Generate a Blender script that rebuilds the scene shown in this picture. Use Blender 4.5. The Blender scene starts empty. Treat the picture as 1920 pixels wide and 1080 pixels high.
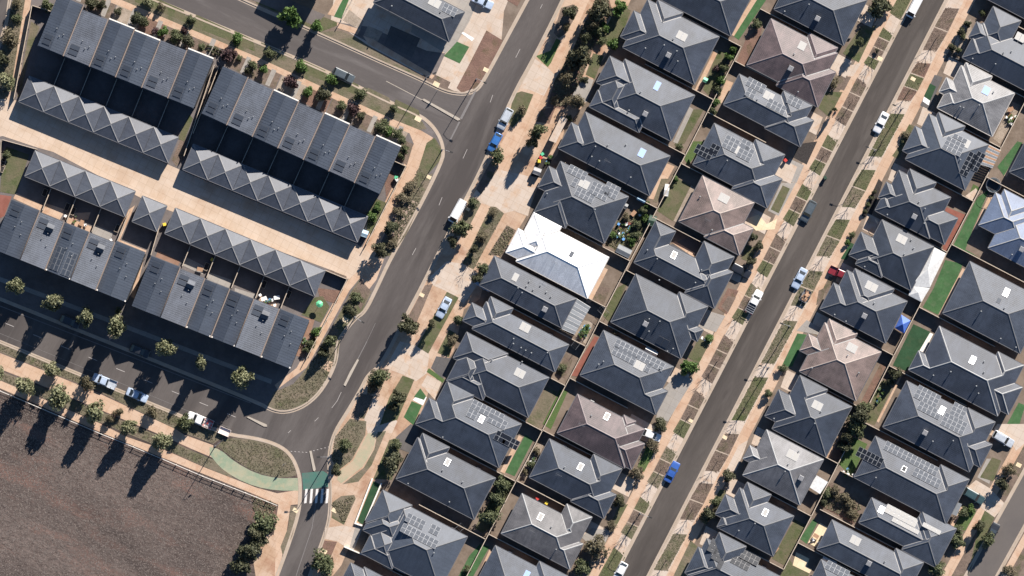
import bpy, bmesh, math, random
from mathutils import Vector, Matrix
R = random.Random(7)
C = bpy.context.scene.collection
S = 0.11            # metres per photo pixel
HC = 1500.0         # camera height
# ------------------------------------------------------------------ camera, sky, sun
cam_d = bpy.data.cameras.new('camera'); cam = bpy.data.objects.new('camera', cam_d); C.objects.link(cam)
cam.location = (0, 0, HC); cam.rotation_euler = (0, 0, 0)
cam_d.sensor_width = 36.0; cam_d.lens = 36.0 * HC / (1920 * S); cam_d.clip_start = 10; cam_d.clip_end = 8000
bpy.context.scene.camera = cam
SUN_EL = math.radians(33.0); SUN_AZ = math.radians(31.0)   # azimuth east of north (+Y)
w = bpy.data.worlds.new('World'); bpy.context.scene.world = w; w.use_nodes = True
nt = w.node_tree; bg = nt.nodes['Background']
sky = nt.nodes.new('ShaderNodeTexSky'); sky.sky_type = 'NISHITA'; sky.sun_disc = False
sky.sun_elevation = SUN_EL; sky.sun_rotation = SUN_AZ
nt.links.new(sky.outputs[0], bg.inputs[0]); bg.inputs[1].default_value = 0.05
sky.ozone_density = 7.5; sky.air_density = 1.3; sky.dust_density = 0.3
sl = bpy.data.lights.new('sun', 'SUN'); sl.energy = 5.0; sl.angle = math.radians(0.5); sl.color = (1.0, 0.93, 0.845)
so = bpy.data.objects.new('sun', sl); C.objects.link(so)
sd = Vector((math.sin(SUN_AZ) * math.cos(SUN_EL), math.cos(SUN_AZ) * math.cos(SUN_EL), math.sin(SUN_EL)))
so.rotation_euler = sd.to_track_quat('Z', 'Y').to_euler(); so.location = sd * 300
vs = bpy.context.scene.view_settings
vs.view_transform = 'Standard'; vs.look = 'None'; vs.exposure = 1.1; vs.gamma = 1.0; vs.use_curve_mapping = False

# ------------------------------------------------------------------ materials
MATS = {}
def _base(name, rough, spec=0.5, metal=0.0):
    m = bpy.data.materials.new(name); m.use_nodes = True
    b = m.node_tree.nodes['Principled BSDF']
    b.inputs['Roughness'].default_value = rough; b.inputs['Metallic'].default_value = metal
    b.inputs['Specular IOR Level'].default_value = spec
    MATS[name] = m
    return m, m.node_tree, b
def c4(c): return (c[0], c[1], c[2], 1.0)
def mix(t, a, b, fac, mode='MIX'):
    n = t.nodes.new('ShaderNodeMix'); n.data_type = 'RGBA'; n.blend_type = mode
    for s, v in ((6, a), (7, b), (0, fac)):
        if hasattr(v, 'default_value') or hasattr(v, 'is_linked'): t.links.new(v, n.inputs[s])
        else: n.inputs[s].default_value = c4(v) if s else v
    return n.outputs[2]
def noise(t, vec, scale, detail=4, rough=0.6, lo=0.35, hi=0.65, dist=0.0):
    n = t.nodes.new('ShaderNodeTexNoise'); n.inputs['Scale'].default_value = scale
    n.inputs['Detail'].default_value = detail; n.inputs['Roughness'].default_value = rough
    n.inputs['Distortion'].default_value = dist
    t.links.new(vec, n.inputs['Vector'])
    r = t.nodes.new('ShaderNodeMapRange'); r.inputs[1].default_value = lo; r.inputs[2].default_value = hi
    t.links.new(n.outputs[0], r.inputs[0])
    return r.outputs[0]
def pos(t, scale=(1, 1, 1), rot=0.0):
    g = t.nodes.new('ShaderNodeNewGeometry')
    mp = t.nodes.new('ShaderNodeMapping'); mp.vector_type = 'TEXTURE' if False else 'POINT'
    # rotate first, then stretch
    mp.inputs['Rotation'].default_value = (0, 0, rot)
    t.links.new(g.outputs['Position'], mp.inputs[0])
    mp2 = t.nodes.new('ShaderNodeMapping'); mp2.inputs['Scale'].default_value = scale
    t.links.new(mp.outputs[0], mp2.inputs[0])
    return mp2.outputs[0]
def bump(t, b, h, strength, dist):
    n = t.nodes.new('ShaderNodeBump'); n.inputs['Strength'].default_value = strength; n.inputs['Distance'].default_value = dist
    t.links.new(h, n.inputs['Height']); t.links.new(n.outputs[0], b.inputs['Normal'])
def ground_mat(name, base, fine, patch=None, fscale=4.0, pscale=0.25, ffac=0.7, pfac=0.8, rough=0.95, bdist=0.03, stretch=(1, 1, 1), rot=0.0, patch2=None, p2scale=0.6):
    m, t, b = _base(name, rough, 0.2)
    v = pos(t, stretch, rot)
    f = noise(t, v, fscale, 6, 0.7, 0.35, 0.68)
    mm = t.nodes.new('ShaderNodeMath'); mm.operation = 'MULTIPLY'; mm.inputs[1].default_value = ffac; t.links.new(f, mm.inputs[0])
    col = mix(t, base, fine, mm.outputs[0])
    if patch:
        p = noise(t, v, pscale, 5, 0.65, 0.42, 0.62, 0.4)
        mp = t.nodes.new('ShaderNodeMath'); mp.operation = 'MULTIPLY'; mp.inputs[1].default_value = pfac; t.links.new(p, mp.inputs[0])
        col = mix(t, col, patch, mp.outputs[0])
    if patch2:
        p = noise(t, v, p2scale, 5, 0.6, 0.52, 0.66, 0.3)
        mp = t.nodes.new('ShaderNodeMath'); mp.operation = 'MULTIPLY'; mp.inputs[1].default_value = 0.75; t.links.new(p, mp.inputs[0])
        col = mix(t, col, patch2, mp.outputs[0])
    if name in ('path_tan', 'path_pale', 'path_stained', 'lane_concrete', 'grey_concrete', 'dark_concrete', 'cream_paving'):
        br = t.nodes.new('ShaderNodeTexBrick'); br.offset = 0.0; t.links.new(pos(t, (1, 1, 1), TH), br.inputs['Vector'])
        br.inputs['Scale'].default_value = 1.0; br.inputs['Brick Width'].default_value = 1.6; br.inputs['Row Height'].default_value = 1.6; br.inputs['Mortar Size'].default_value = .03
        br.inputs['Color1'].default_value = (1, 1, 1, 1); br.inputs['Color2'].default_value = (.93, .93, .93, 1); br.inputs['Mortar'].default_value = (.70, .67, .64, 1)
        col = mix(t, col, br.outputs[0], 0.8, 'MULTIPLY')
    t.links.new(col, b.inputs['Base Color'])
    if bdist: bump(t, b, f, 0.6, bdist)
    return m
TH = math.radians(27.5)
ground_mat('earth', (.10, .075, .055), (.16, .12, .09), (.07, .06, .05))
ground_mat('asphalt', (.079, .069, .065), (.105, .093, .088), (.056, .049, .047), 6, .12, .8, .95, .9, .004, (1, .14, 1), TH, (.102, .091, .086), .35)
ground_mat('asphalt_side', (.086, .076, .073), (.111, .099, .095), (.071, .063, .061), 6, .12, .75, .8, .9, .004, (.16, 1, 1), math.radians(24), (.125, .113, .109), .3)
ground_mat('asphalt_dark', (.068, .059, .053), (.092, .080, .072), (.050, .043, .039), 6, .12, .8, .95, .9, .004, (1, .12, 1), TH, (.092, .08, .072), .35)
ground_mat('asphalt_far', (.10, .088, .082), (.125, .11, .10), (.09, .08, .076), 6, .12, .6, .7, .9, .004)
ground_mat('path_tan', (.44, .305, .215), (.37, .245, .165), (.48, .36, .275), 2.2, .22, .6, .6, .9, .004, patch2=(.36, .215, .14), p2scale=.35)
ground_mat('path_pale', (.44, .36, .295), (.38, .305, .245), (.48, .41, .35), 2.0, .3, .6, .6, .9, .004, patch2=(.42, .29, .2), p2scale=.4)
ground_mat('path_stained', (.40, .27, .185), (.29, .185, .12), (.45, .34, .26), 1.6, .2, .7, .8, .9, .006, patch2=(.28, .155, .10), p2scale=.22)
ground_mat('lane_concrete', (.45, .345, .26), (.40, .30, .22), (.49, .40, .325), 1.8, .16, .6, .7, .9, .004, patch2=(.38, .27, .19), p2scale=.2)
ground_mat('kerb', (.34, .275, .215), (.28, .22, .17), (.38, .32, .27), 3, .4, .6, .5, .9, .004)
ground_mat('grey_concrete', (.27, .25, .23), (.23, .21, .19), (.31, .28, .25), 2.5, .3, .6, .6, .9, .004)
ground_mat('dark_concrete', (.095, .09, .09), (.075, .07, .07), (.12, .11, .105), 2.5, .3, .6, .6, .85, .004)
ground_mat('cream_paving', (.62, .50, .33), (.55, .43, .28), (.66, .56, .40), 2.5, .5, .6, .6, .9, .004)
ground_mat('red_brick', (.20, .075, .055), (.15, .06, .045), (.24, .10, .08), 5, .6, .7, .6, .9, .01)
ground_mat('timber_deck', (.22, .13, .09), (.17, .10, .07), (.26, .16, .12), 3, .6, .7, .6, .8, .01)
ground_mat('lawn', (.075, .082, .040), (.105, .105, .058), (.12, .10, .065), 3.2, .35, .8, .75, .95, .05, patch2=(.05, .07, .022), p2scale=.5)
ground_mat('lawn_green', (.055, .10, .03), (.085, .125, .045), (.09, .10, .045), 3.5, .4, .8, .6, .95, .05)
ground_mat('turf', (.042, .10, .038), (.062, .13, .055), (.033, .078, .03), 2.5, .5, .8, .7, .9, .02, patch2=(.07, .11, .055), p2scale=.8)
ground_mat('turf_dark', (.020, .055, .025), (.032, .072, .036), (.017, .044, .02), 2.5, .5, .8, .7, .9, .02, patch2=(.035, .06, .03), p2scale=.8)
ground_mat('dry_grass', (.14, .122, .085), (.09, .084, .052), (.165, .13, .098), 2.6, .3, .9, .8, .95, .06, patch2=(.07, .08, .035), p2scale=.28)
ground_mat('mulch', (.155, .115, .092), (.09, .068, .055), (.19, .14, .112), 4.2, .5, .95, .6, .95, .06, patch2=(.07, .07, .035), p2scale=.35)
ground_mat('red_mulch', (.17, .10, .078), (.11, .07, .056), (.20, .125, .095), 4.2, .5, .95, .6, .95, .06, patch2=(.09, .07, .04), p2scale=.4)
ground_mat('dark_mulch', (.028, .024, .024), (.05, .045, .042), None, 5, .5, .9, .6, .95, .05)
ground_mat('gravel_pale', (.30, .245, .195), (.16, .13, .10), (.36, .30, .25), 5, .6, .95, .6, .95, .03)
ground_mat('stones', (.34, .25, .2), (.13, .09, .07), (.42, .33, .27), 3.0, .8, .95, .7, .95, .08)
ground_mat('yard_ground', (.15, .115, .09), (.11, .085, .065), (.19, .15, .12), 2.5, .35, .8, .8, .95, .02)
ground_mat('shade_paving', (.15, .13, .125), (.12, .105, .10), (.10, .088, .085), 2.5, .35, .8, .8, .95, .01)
ground_mat('field_soil', (.056, .041, .036), (.185, .146, .128), (.036, .028, .026), 2.0, .05, .85, .9, .98, .06, (.45, 1.25, 1), math.radians(24), (.155, .092, .074), .13)
ground_mat('green_path', (.215, .255, .18), (.17, .22, .145), (.31, .29, .205), 2.4, .3, .7, .8, .9, .003, patch2=(.30, .27, .18), p2scale=.8)
ground_mat('green_worn', (.38, .29, .205), (.30, .27, .185), (.27, .275, .185), 2.4, .3, .6, .8, .9, .003)
ground_mat('green_paint', (.045, .125, .10), (.07, .14, .115), (.09, .115, .10), 3, .6, .6, .6, .85, .002)
ground_mat('road_paint', (.40, .37, .35), (.26, .24, .23), None, 4, .6, .8, .5, .85, .001)
ground_mat('faint_paint', (.175, .163, .158), (.13, .12, .118), None, 4, .6, .9, .5, .85, .001)
ground_mat('zebra_paint', (.62, .59, .56), (.40, .38, .36), None, 4, .6, .8, .5, .85, .001)
ground_mat('median', (.36, .32, .27), (.28, .24, .2), None, 3, .6, .7, .5, .9, .003)

def tile_mat(name, col, var, rough=0.5, spec=0.45, course=0.40, bd=0.05, tint=None, width=.33):
    """concrete roof tiles: courses and staggered joints from the face's own UVs (metres)"""
    m, t, b = _base(name, rough, spec)
    uv = t.nodes.new('ShaderNodeUVMap'); sx = t.nodes.new('ShaderNodeSeparateXYZ'); t.links.new(uv.outputs[0], sx.inputs[0])
    br = t.nodes.new('ShaderNodeTexBrick'); t.links.new(uv.outputs[0], br.inputs['Vector'])
    br.inputs['Scale'].default_value = 1.0; br.inputs['Brick Width'].default_value = width; br.inputs['Row Height'].default_value = course
    br.inputs['Mortar Size'].default_value = 0.06; br.inputs['Mortar Smooth'].default_value = .2
    br.inputs['Color1'].default_value = c4(col); br.inputs['Color2'].default_value = c4(var)
    br.inputs['Mortar'].default_value = c4([x * (.30 if course < 9 else 1.0) for x in col])
    v = pos(t)
    n = noise(t, v, .35, 5, .6, .4, .62)
    dk = mix(t, br.outputs[0], [x * 1.28 for x in (tint or col)], n)
    n2 = noise(t, v, 7, 3, .6, .3, .7)
    dk = mix(t, dk, [x * .72 for x in col], n2)
    ms = t.nodes.new('ShaderNodeMapping'); ms.inputs['Scale'].default_value = (1.6, .16, 1); t.links.new(uv.outputs[0], ms.inputs[0])
    n3 = noise(t, ms.outputs[0], 1.0, 5, .65, .3, .7); st = mix(t, (.80, .80, .82), (1.14, 1.13, 1.12), n3); dk = mix(t, dk, st, .9, 'MULTIPLY')
    oi = t.nodes.new('ShaderNodeObjectInfo'); ov = mix(t, (.86, .86, .88), (1.14, 1.13, 1.11), oi.outputs['Random']); dk = mix(t, dk, ov, 1.0, 'MULTIPLY')
    t.links.new(dk, b.inputs['Base Color'])
    d = t.nodes.new('ShaderNodeMath'); d.operation = 'DIVIDE'; d.inputs[1].default_value = course; t.links.new(sx.outputs[1], d.inputs[0])
    f = t.nodes.new('ShaderNodeMath'); f.operation = 'FRACT'; t.links.new(d.outputs[0], f.inputs[0])
    inv = t.nodes.new('ShaderNodeMath'); inv.operation = 'SUBTRACT'; inv.inputs[0].default_value = 1.0; t.links.new(f.outputs[0], inv.inputs[1])
    bump(t, b, inv.outputs[0], 0.8, bd)
    return m
tile_mat('tile_charcoal', (.043, .054, .075), (.052, .064, .088))
tile_mat('tile_slate', (.052, .063, .085), (.064, .076, .10))
tile_mat('tile_black', (.036, .045, .063), (.044, .054, .074))
tile_mat('tile_grey', (.125, .122, .125), (.14, .138, .142), tint=(.14, .135, .135))
tile_mat('tile_light', (.155, .155, .162), (.17, .17, .178), .5, .4, .36, .02)
tile_mat('tile_mauve', (.098, .076, .078), (.115, .09, .092), tint=(.12, .088, .088))
tile_mat('tile_tan', (.20, .155, .135), (.235, .18, .16), tint=(.23, .17, .15))
tile_mat('metal_white', (.66, .66, .66), (.66, .66, .66), .4, .4, 50, .0, None, .4)
tile_mat('metal_blue', (.125, .16, .235), (.125, .16, .235), .58, .5, 50, .0, None, .4)
tile_mat('metal_grey', (.054, .066, .088), (.054, .066, .088), .58, .5, 50, .0, None, .4)
tile_mat('tile_terrace', (.072, .083, .105), (.088, .10, .124), .55, .4, .42, .07)
tile_mat('tile_garage', (.074, .083, .102), (.084, .093, .113), .5, .4, 50, .0, None, .4)

def plain(name, col, rough=.6, spec=.5, metal=0.0, var=0.12):
    m, t, b = _base(name, rough, spec, metal)
    v = pos(t)
    n = noise(t, v, 2.5, 4, .6, .3, .7)
    t.links.new(mix(t, col, [x * (1 - var * 2) for x in col], n), b.inputs['Base Color'])
    return m
plain('ridge_grey', (.12, .122, .13)); plain('ridge_light', (.30, .30, .30)); plain('ridge_tan', (.33, .27, .24)); plain('ridge_mauve', (.20, .16, .16)); plain('ridge_white', (.8, .8, .79))
plain('zinc', (.33, .32, .31), .7); plain('gutter', (.10, .10, .108), .5); plain('gutter_pale', (.42, .39, .36), .5)
plain('brick_wall', (.24, .17, .13), .9); plain('render_wall', (.45, .41, .36), .9); plain('dark_wall', (.06, .06, .065), .8); plain('white_render', (.74, .70, .64), .8)
plain('party_wall', (.22, .17, .14), .8); plain('fence_timber', (.16, .11, .08), .9); plain('fence_cap', (.46, .38, .30), .85); plain('fence_dark', (.06, .055, .055), .8); plain('white_rail', (.72, .68, .62), .7)
plain('glass', (.02, .025, .03), .08, .6); plain('door_grey', (.2, .2, .21), .5); plain('frame_alu', (.45, .45, .46), .4, .5, .6)
plain('collector', (.17, .167, .163), .52, .42, var=.04); plain('collector_blue', (.10, .20, .50), .5, .4, var=.04); plain('panel_frame', (.36, .37, .39), .6, .3); plain('panel_dark', (.040, .049, .066), .6, .27, var=.03); plain('panel_black', (.010, .013, .020), .55, .2, var=.03)  # collector: sun reflection off the glass is put into its pale colour
plain('cooler', (.30, .30, .31), .7); plain('vent', (.26, .27, .28), .7); plain('ridge_garage', (.17, .17, .175)); plain('white_paint', (.8, .79, .77), .5); plain('sail_white', (.58, .575, .56), .8, .2)
plain('rubber', (.02, .02, .02), .8); plain('rim', (.4, .4, .41), .35, .5, .8); plain('tail_red', (.35, .02, .02), .3); plain('lamp_clear', (.7, .7, .68), .2)
plain('trunk_brown', (.10, .075, .06), .95); plain('trunk_pale', (.26, .21, .17), .95); plain('pole_metal', (.30, .30, .31), .5, .5, .6)
plain('blue_tarp', (.07, .15, .48), .6); plain('pale_tarp', (.40, .56, .66), .7); plain('bin_green', (.02, .05, .03), .6); plain('lid_yellow', (.75, .55, .06), .5); plain('lid_red', (.5, .05, .04), .5); plain('lid_green', (.10, .48, .26), .5); plain('lid_lime', (.35, .55, .08), .5)
plain('crate_red', (.50, .06, .05), .6); plain('crate_white', (.7, .6, .55), .6); plain('net_black', (.025, .025, .03), .7); plain('wood_warm', (.34, .2, .12), .8); plain('toy_green', (.12, .5, .25), .5); plain('toy_blue', (.12, .3, .6), .5); plain('shed_grey', (.17, .18, .19), .6); plain('shed_pale', (.62, .62, .60), .5)
for n_, c_ in {'car_white': (.66, .66, .66), 'car_silver': (.38, .41, .45), 'car_grey': (.07, .085, .095), 'car_blue': (.03, .085, .30), 'car_black': (.018, .02, .025), 'car_red': (.17, .018, .026), 'car_pale': (.36, .43, .54), 'car_teal': (.035, .065, .07), 'car_bright_blue': (.035, .13, .36)}.items():
    m_, t_, b_ = _base(n_, .3, .5); b_.inputs['Base Color'].default_value = c4(c_); b_.inputs['Coat Weight'].default_value = .6; b_.inputs['Coat Roughness'].default_value = .12
    v_ = pos(t_); t_.links.new(mix(t_, c_, [x * .82 for x in c_], noise(t_, v_, 1.5, 5, .6, .4, .7)), b_.inputs['Base Color'])
def poly_mat(name, col, trans):
    m, t, b = _base(name, .4, .4); b.inputs['Base Color'].default_value = c4(col); b.inputs['Transmission Weight'].default_value = trans; return m
poly_mat('polycarb', (.26, .27, .28), .15)
def leaf_mat(name, a, bcol, cc):
    m, t, b = _base(name, .6, .25)
    at = t.nodes.new('ShaderNodeAttribute'); at.attribute_name = 'tone'
    oi = t.nodes.new('ShaderNodeObjectInfo')
    col = mix(t, a, bcol, at.outputs['Fac']); col = mix(t, col, cc, oi.outputs['Random'])
    fx = t.nodes.new('ShaderNodeMix'); fx.data_type = 'RGBA'; fx.inputs[0].default_value = .35
    t.links.new(mix(t, a, bcol, at.outputs['Fac']), fx.inputs[6]); t.links.new(col, fx.inputs[7])
    t.links.new(fx.outputs[2], b.inputs['Base Color'])
    tr = t.nodes.new('ShaderNodeBsdfTranslucent'); t.links.new(fx.outputs[2], tr.inputs[0])
    ms = t.nodes.new('ShaderNodeMixShader'); ms.inputs[0].default_value = .22
    t.links.new(b.outputs[0], ms.inputs[1]); t.links.new(tr.outputs[0], ms.inputs[2])
    t.links.new(ms.outputs[0], t.nodes['Material Output'].inputs[0])
leaf_mat('leaf_olive', (.12, .135, .07), (.30, .29, .18), (.17, .185, .10))
leaf_mat('leaf_green', (.055, .068, .034), (.155, .17, .09), (.095, .105, .055))
leaf_mat('leaf_dark', (.045, .052, .03), (.13, .135, .08), (.10, .085, .055))
leaf_mat('leaf_bright', (.05, .095, .025), (.12, .19, .06), (.09, .13, .04))
leaf_mat('leaf_dry', (.11, .095, .06), (.19, .16, .11), (.12, .11, .06))
leaf_mat('leaf_purple', (.05, .03, .032), (.10, .06, .06), (.07, .045, .05))
# ------------------------------------------------------------------ helpers
def q(r, c, x, y): return (480 * c + x / 4.0, 270 * r + y / 4.0)
def tl(r, c, *xy): return [q(r, c, xy[i], xy[i + 1]) for i in range(0, len(xy), 2)]
def W(px, py, z=0.0):
    k = 1.0 - z / HC
    return Vector(((px - 960) * S * k, (540 - py) * S * k, z))
ORD = ['first', 'second', 'third', 'fourth', 'fifth', 'sixth', 'seventh', 'eighth', 'ninth', 'tenth', 'eleventh', 'twelfth', 'thirteenth', 'fourteenth', 'fifteenth', 'sixteenth']
def link(name, me, parent=None):
    o = bpy.data.objects.new(name, me); C.objects.link(o)
    if parent is not None: o.parent = parent
    return o
def tag(o, label=None, cat=None, group=None, kind=None):
    if label: o['label'] = label
    if cat: o['category'] = cat
    if group: o['group'] = group
    if kind: o['kind'] = kind
    return o
def empty(name, loc, rz=0.0, label=None, cat=None, group=None):
    o = bpy.data.objects.new(name, None); C.objects.link(o); o.location = loc; o.rotation_euler = (0, 0, rz); o.empty_display_size = .3
    return tag(o, label, cat, group)
class MB:
    def __init__(s): s.v = []; s.f = []; s.m = []; s.uv = []; s.has_uv = False
    def face(s, pts, mi=0, uv=None):
        n = len(s.v); s.v += [tuple(p) for p in pts]; s.f.append(tuple(range(n, n + len(pts)))); s.m.append(mi)
        if uv: s.has_uv = True
        s.uv += list(uv) if uv else [(0, 0)] * len(pts)
    def box(s, x0, x1, y0, y1, z0, z1, mi=0, bottom=False, inset=0.0):
        i = inset
        p = [(x0, y0, z0), (x1, y0, z0), (x1, y1, z0), (x0, y1, z0), (x0 + i, y0 + i, z1), (x1 - i, y0 + i, z1), (x1 - i, y1 - i, z1), (x0 + i, y1 - i, z1)]
        for f in ((4, 5, 6, 7), (0, 1, 5, 4), (1, 2, 6, 5), (2, 3, 7, 6), (3, 0, 4, 7)) + (((3, 2, 1, 0),) if bottom else ()):
            s.face([p[k] for k in f], mi)
    def obox(s, c, ax, ay, az, mi=0):
        """oriented box: centre and three half-vectors"""
        c = Vector(c); P = lambda a, b, d: c + ax * a + ay * b + az * d
        for f in (((-1, -1, 1), (1, -1, 1), (1, 1, 1), (-1, 1, 1)), ((-1, 1, -1), (1, 1, -1), (1, -1, -1), (-1, -1, -1)), ((-1, -1, -1), (1, -1, -1), (1, -1, 1), (-1, -1, 1)), ((1, -1, -1), (1, 1, -1), (1, 1, 1), (1, -1, 1)), ((1, 1, -1), (-1, 1, -1), (-1, 1, 1), (1, 1, 1)), ((-1, 1, -1), (-1, -1, -1), (-1, -1, 1), (-1, 1, 1))):
            s.face([P(*k) for k in f], mi)
    def tube(s, a, b, ra, rb, n=6, mi=0, cap=False):
        a = Vector(a); b = Vector(b); d = (b - a)
        if d.length < 1e-6: return
        d.normalize(); e = d.orthogonal().normalized(); g = d.cross(e)
        A = [a + (e * math.cos(t) + g * math.sin(t)) * ra for t in [2 * math.pi * i / n for i in range(n)]]
        B = [b + (e * math.cos(t) + g * math.sin(t)) * rb for t in [2 * math.pi * i / n for i in range(n)]]
        for i in range(n): s.face([A[i], A[(i + 1) % n], B[(i + 1) % n], B[i]], mi)
        if cap: s.face(B, mi); s.face(A[::-1], mi)
    def mesh(s, name, mats):
        me = bpy.data.meshes.new(name); me.from_pydata(s.v, [], s.f)
        for m in ([mats] if isinstance(mats, str) else mats): me.materials.append(MATS[m])
        me.polygons.foreach_set('material_index', s.m)
        if s.has_uv:
            u = me.uv_layers.new(name='UVMap'); u.data.foreach_set('uv', [x for p in s.uv for x in p])
        me.update(); return me
    def build(s, name, mats, parent=None): return link(name, s.mesh(name, mats), parent)
LAYER = {}
ZB = 0.12
def patch(name, mat, pts, layer=1, z=None):
    """flat sheet on the ground, px polygon, one sheet above the other"""
    zz = ZB + .006 * layer if z is None else z
    LAYER[layer] = LAYER.get(layer, 0) + 1
    zz += .00045 * (LAYER[layer] % 12)
    mb = MB(); P = [W(*p, zz) for p in pts]
    ar = sum(P[i].x * P[(i + 1) % len(P)].y - P[(i + 1) % len(P)].x * P[i].y for i in range(len(P)))
    if ar < 0: P.reverse()
    mb.face(P); o = mb.build(name, mat); o['kind'] = 'structure'; return o
def block(name, mat, pts):
    mb = MB(); P = [W(*p, ZB) for p in pts]
    ar = sum(P[i].x * P[(i + 1) % len(P)].y - P[(i + 1) % len(P)].x * P[i].y for i in range(len(P)))
    if ar < 0: P.reverse()
    mb.face(P)
    for i in range(len(P)):
        a, b = P[i], P[(i + 1) % len(P)]
        mb.face([(a.x, a.y, -.1), (b.x, b.y, -.1), b, a])
    o = mb.build(name, mat); o['kind'] = 'structure'; return o
def smooth(pts, n=2):
    for _ in range(n):
        o = [pts[0]]
        for a, b in zip(pts, pts[1:]):
            o += [(a[0] * .75 + b[0] * .25, a[1] * .75 + b[1] * .25), (a[0] * .25 + b[0] * .75, a[1] * .25 + b[1] * .75)]
        pts = o + [pts[-1]]
    return pts
def ribbon(name, mat, pts, off0, off1, z0, z1, skirt=True):
    """strip along a px polyline between two lateral offsets (metres, + = to the left in world travelling order)"""
    P = [W(*p, 0).to_2d() for p in pts]; N = []
    for i in range(len(P)):
        d = (P[min(i + 1, len(P) - 1)] - P[max(i - 1, 0)]).normalized(); N.append(Vector((-d.y, d.x)))
    mb = MB()
    for i in range(len(P) - 1):
        a0, a1 = P[i] + N[i] * off0, P[i] + N[i] * off1; b0, b1 = P[i + 1] + N[i + 1] * off0, P[i + 1] + N[i + 1] * off1
        mb.face([(a0.x, a0.y, z0), (b0.x, b0.y, z0), (b1.x, b1.y, z1), (a1.x, a1.y, z1)][:: 1 if off1 > off0 else -1])
    o = mb.build(name, mat); o['kind'] = 'structure'; return o
def kerb(pts, side):
    """side +1: land lies left of travel direction"""
    k = ribbon('kerb', 'kerb', pts, side * -.02, side * .32, ZB + .035, ZB + .045)
    mb = MB()
    ribbon('gutter_strip', 'kerb', pts, side * -.42, side * -.02, .012, .018)
    ribbon('kerb_face', 'kerb', pts, side * -.021, side * -.019, .0, ZB + .035)

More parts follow.
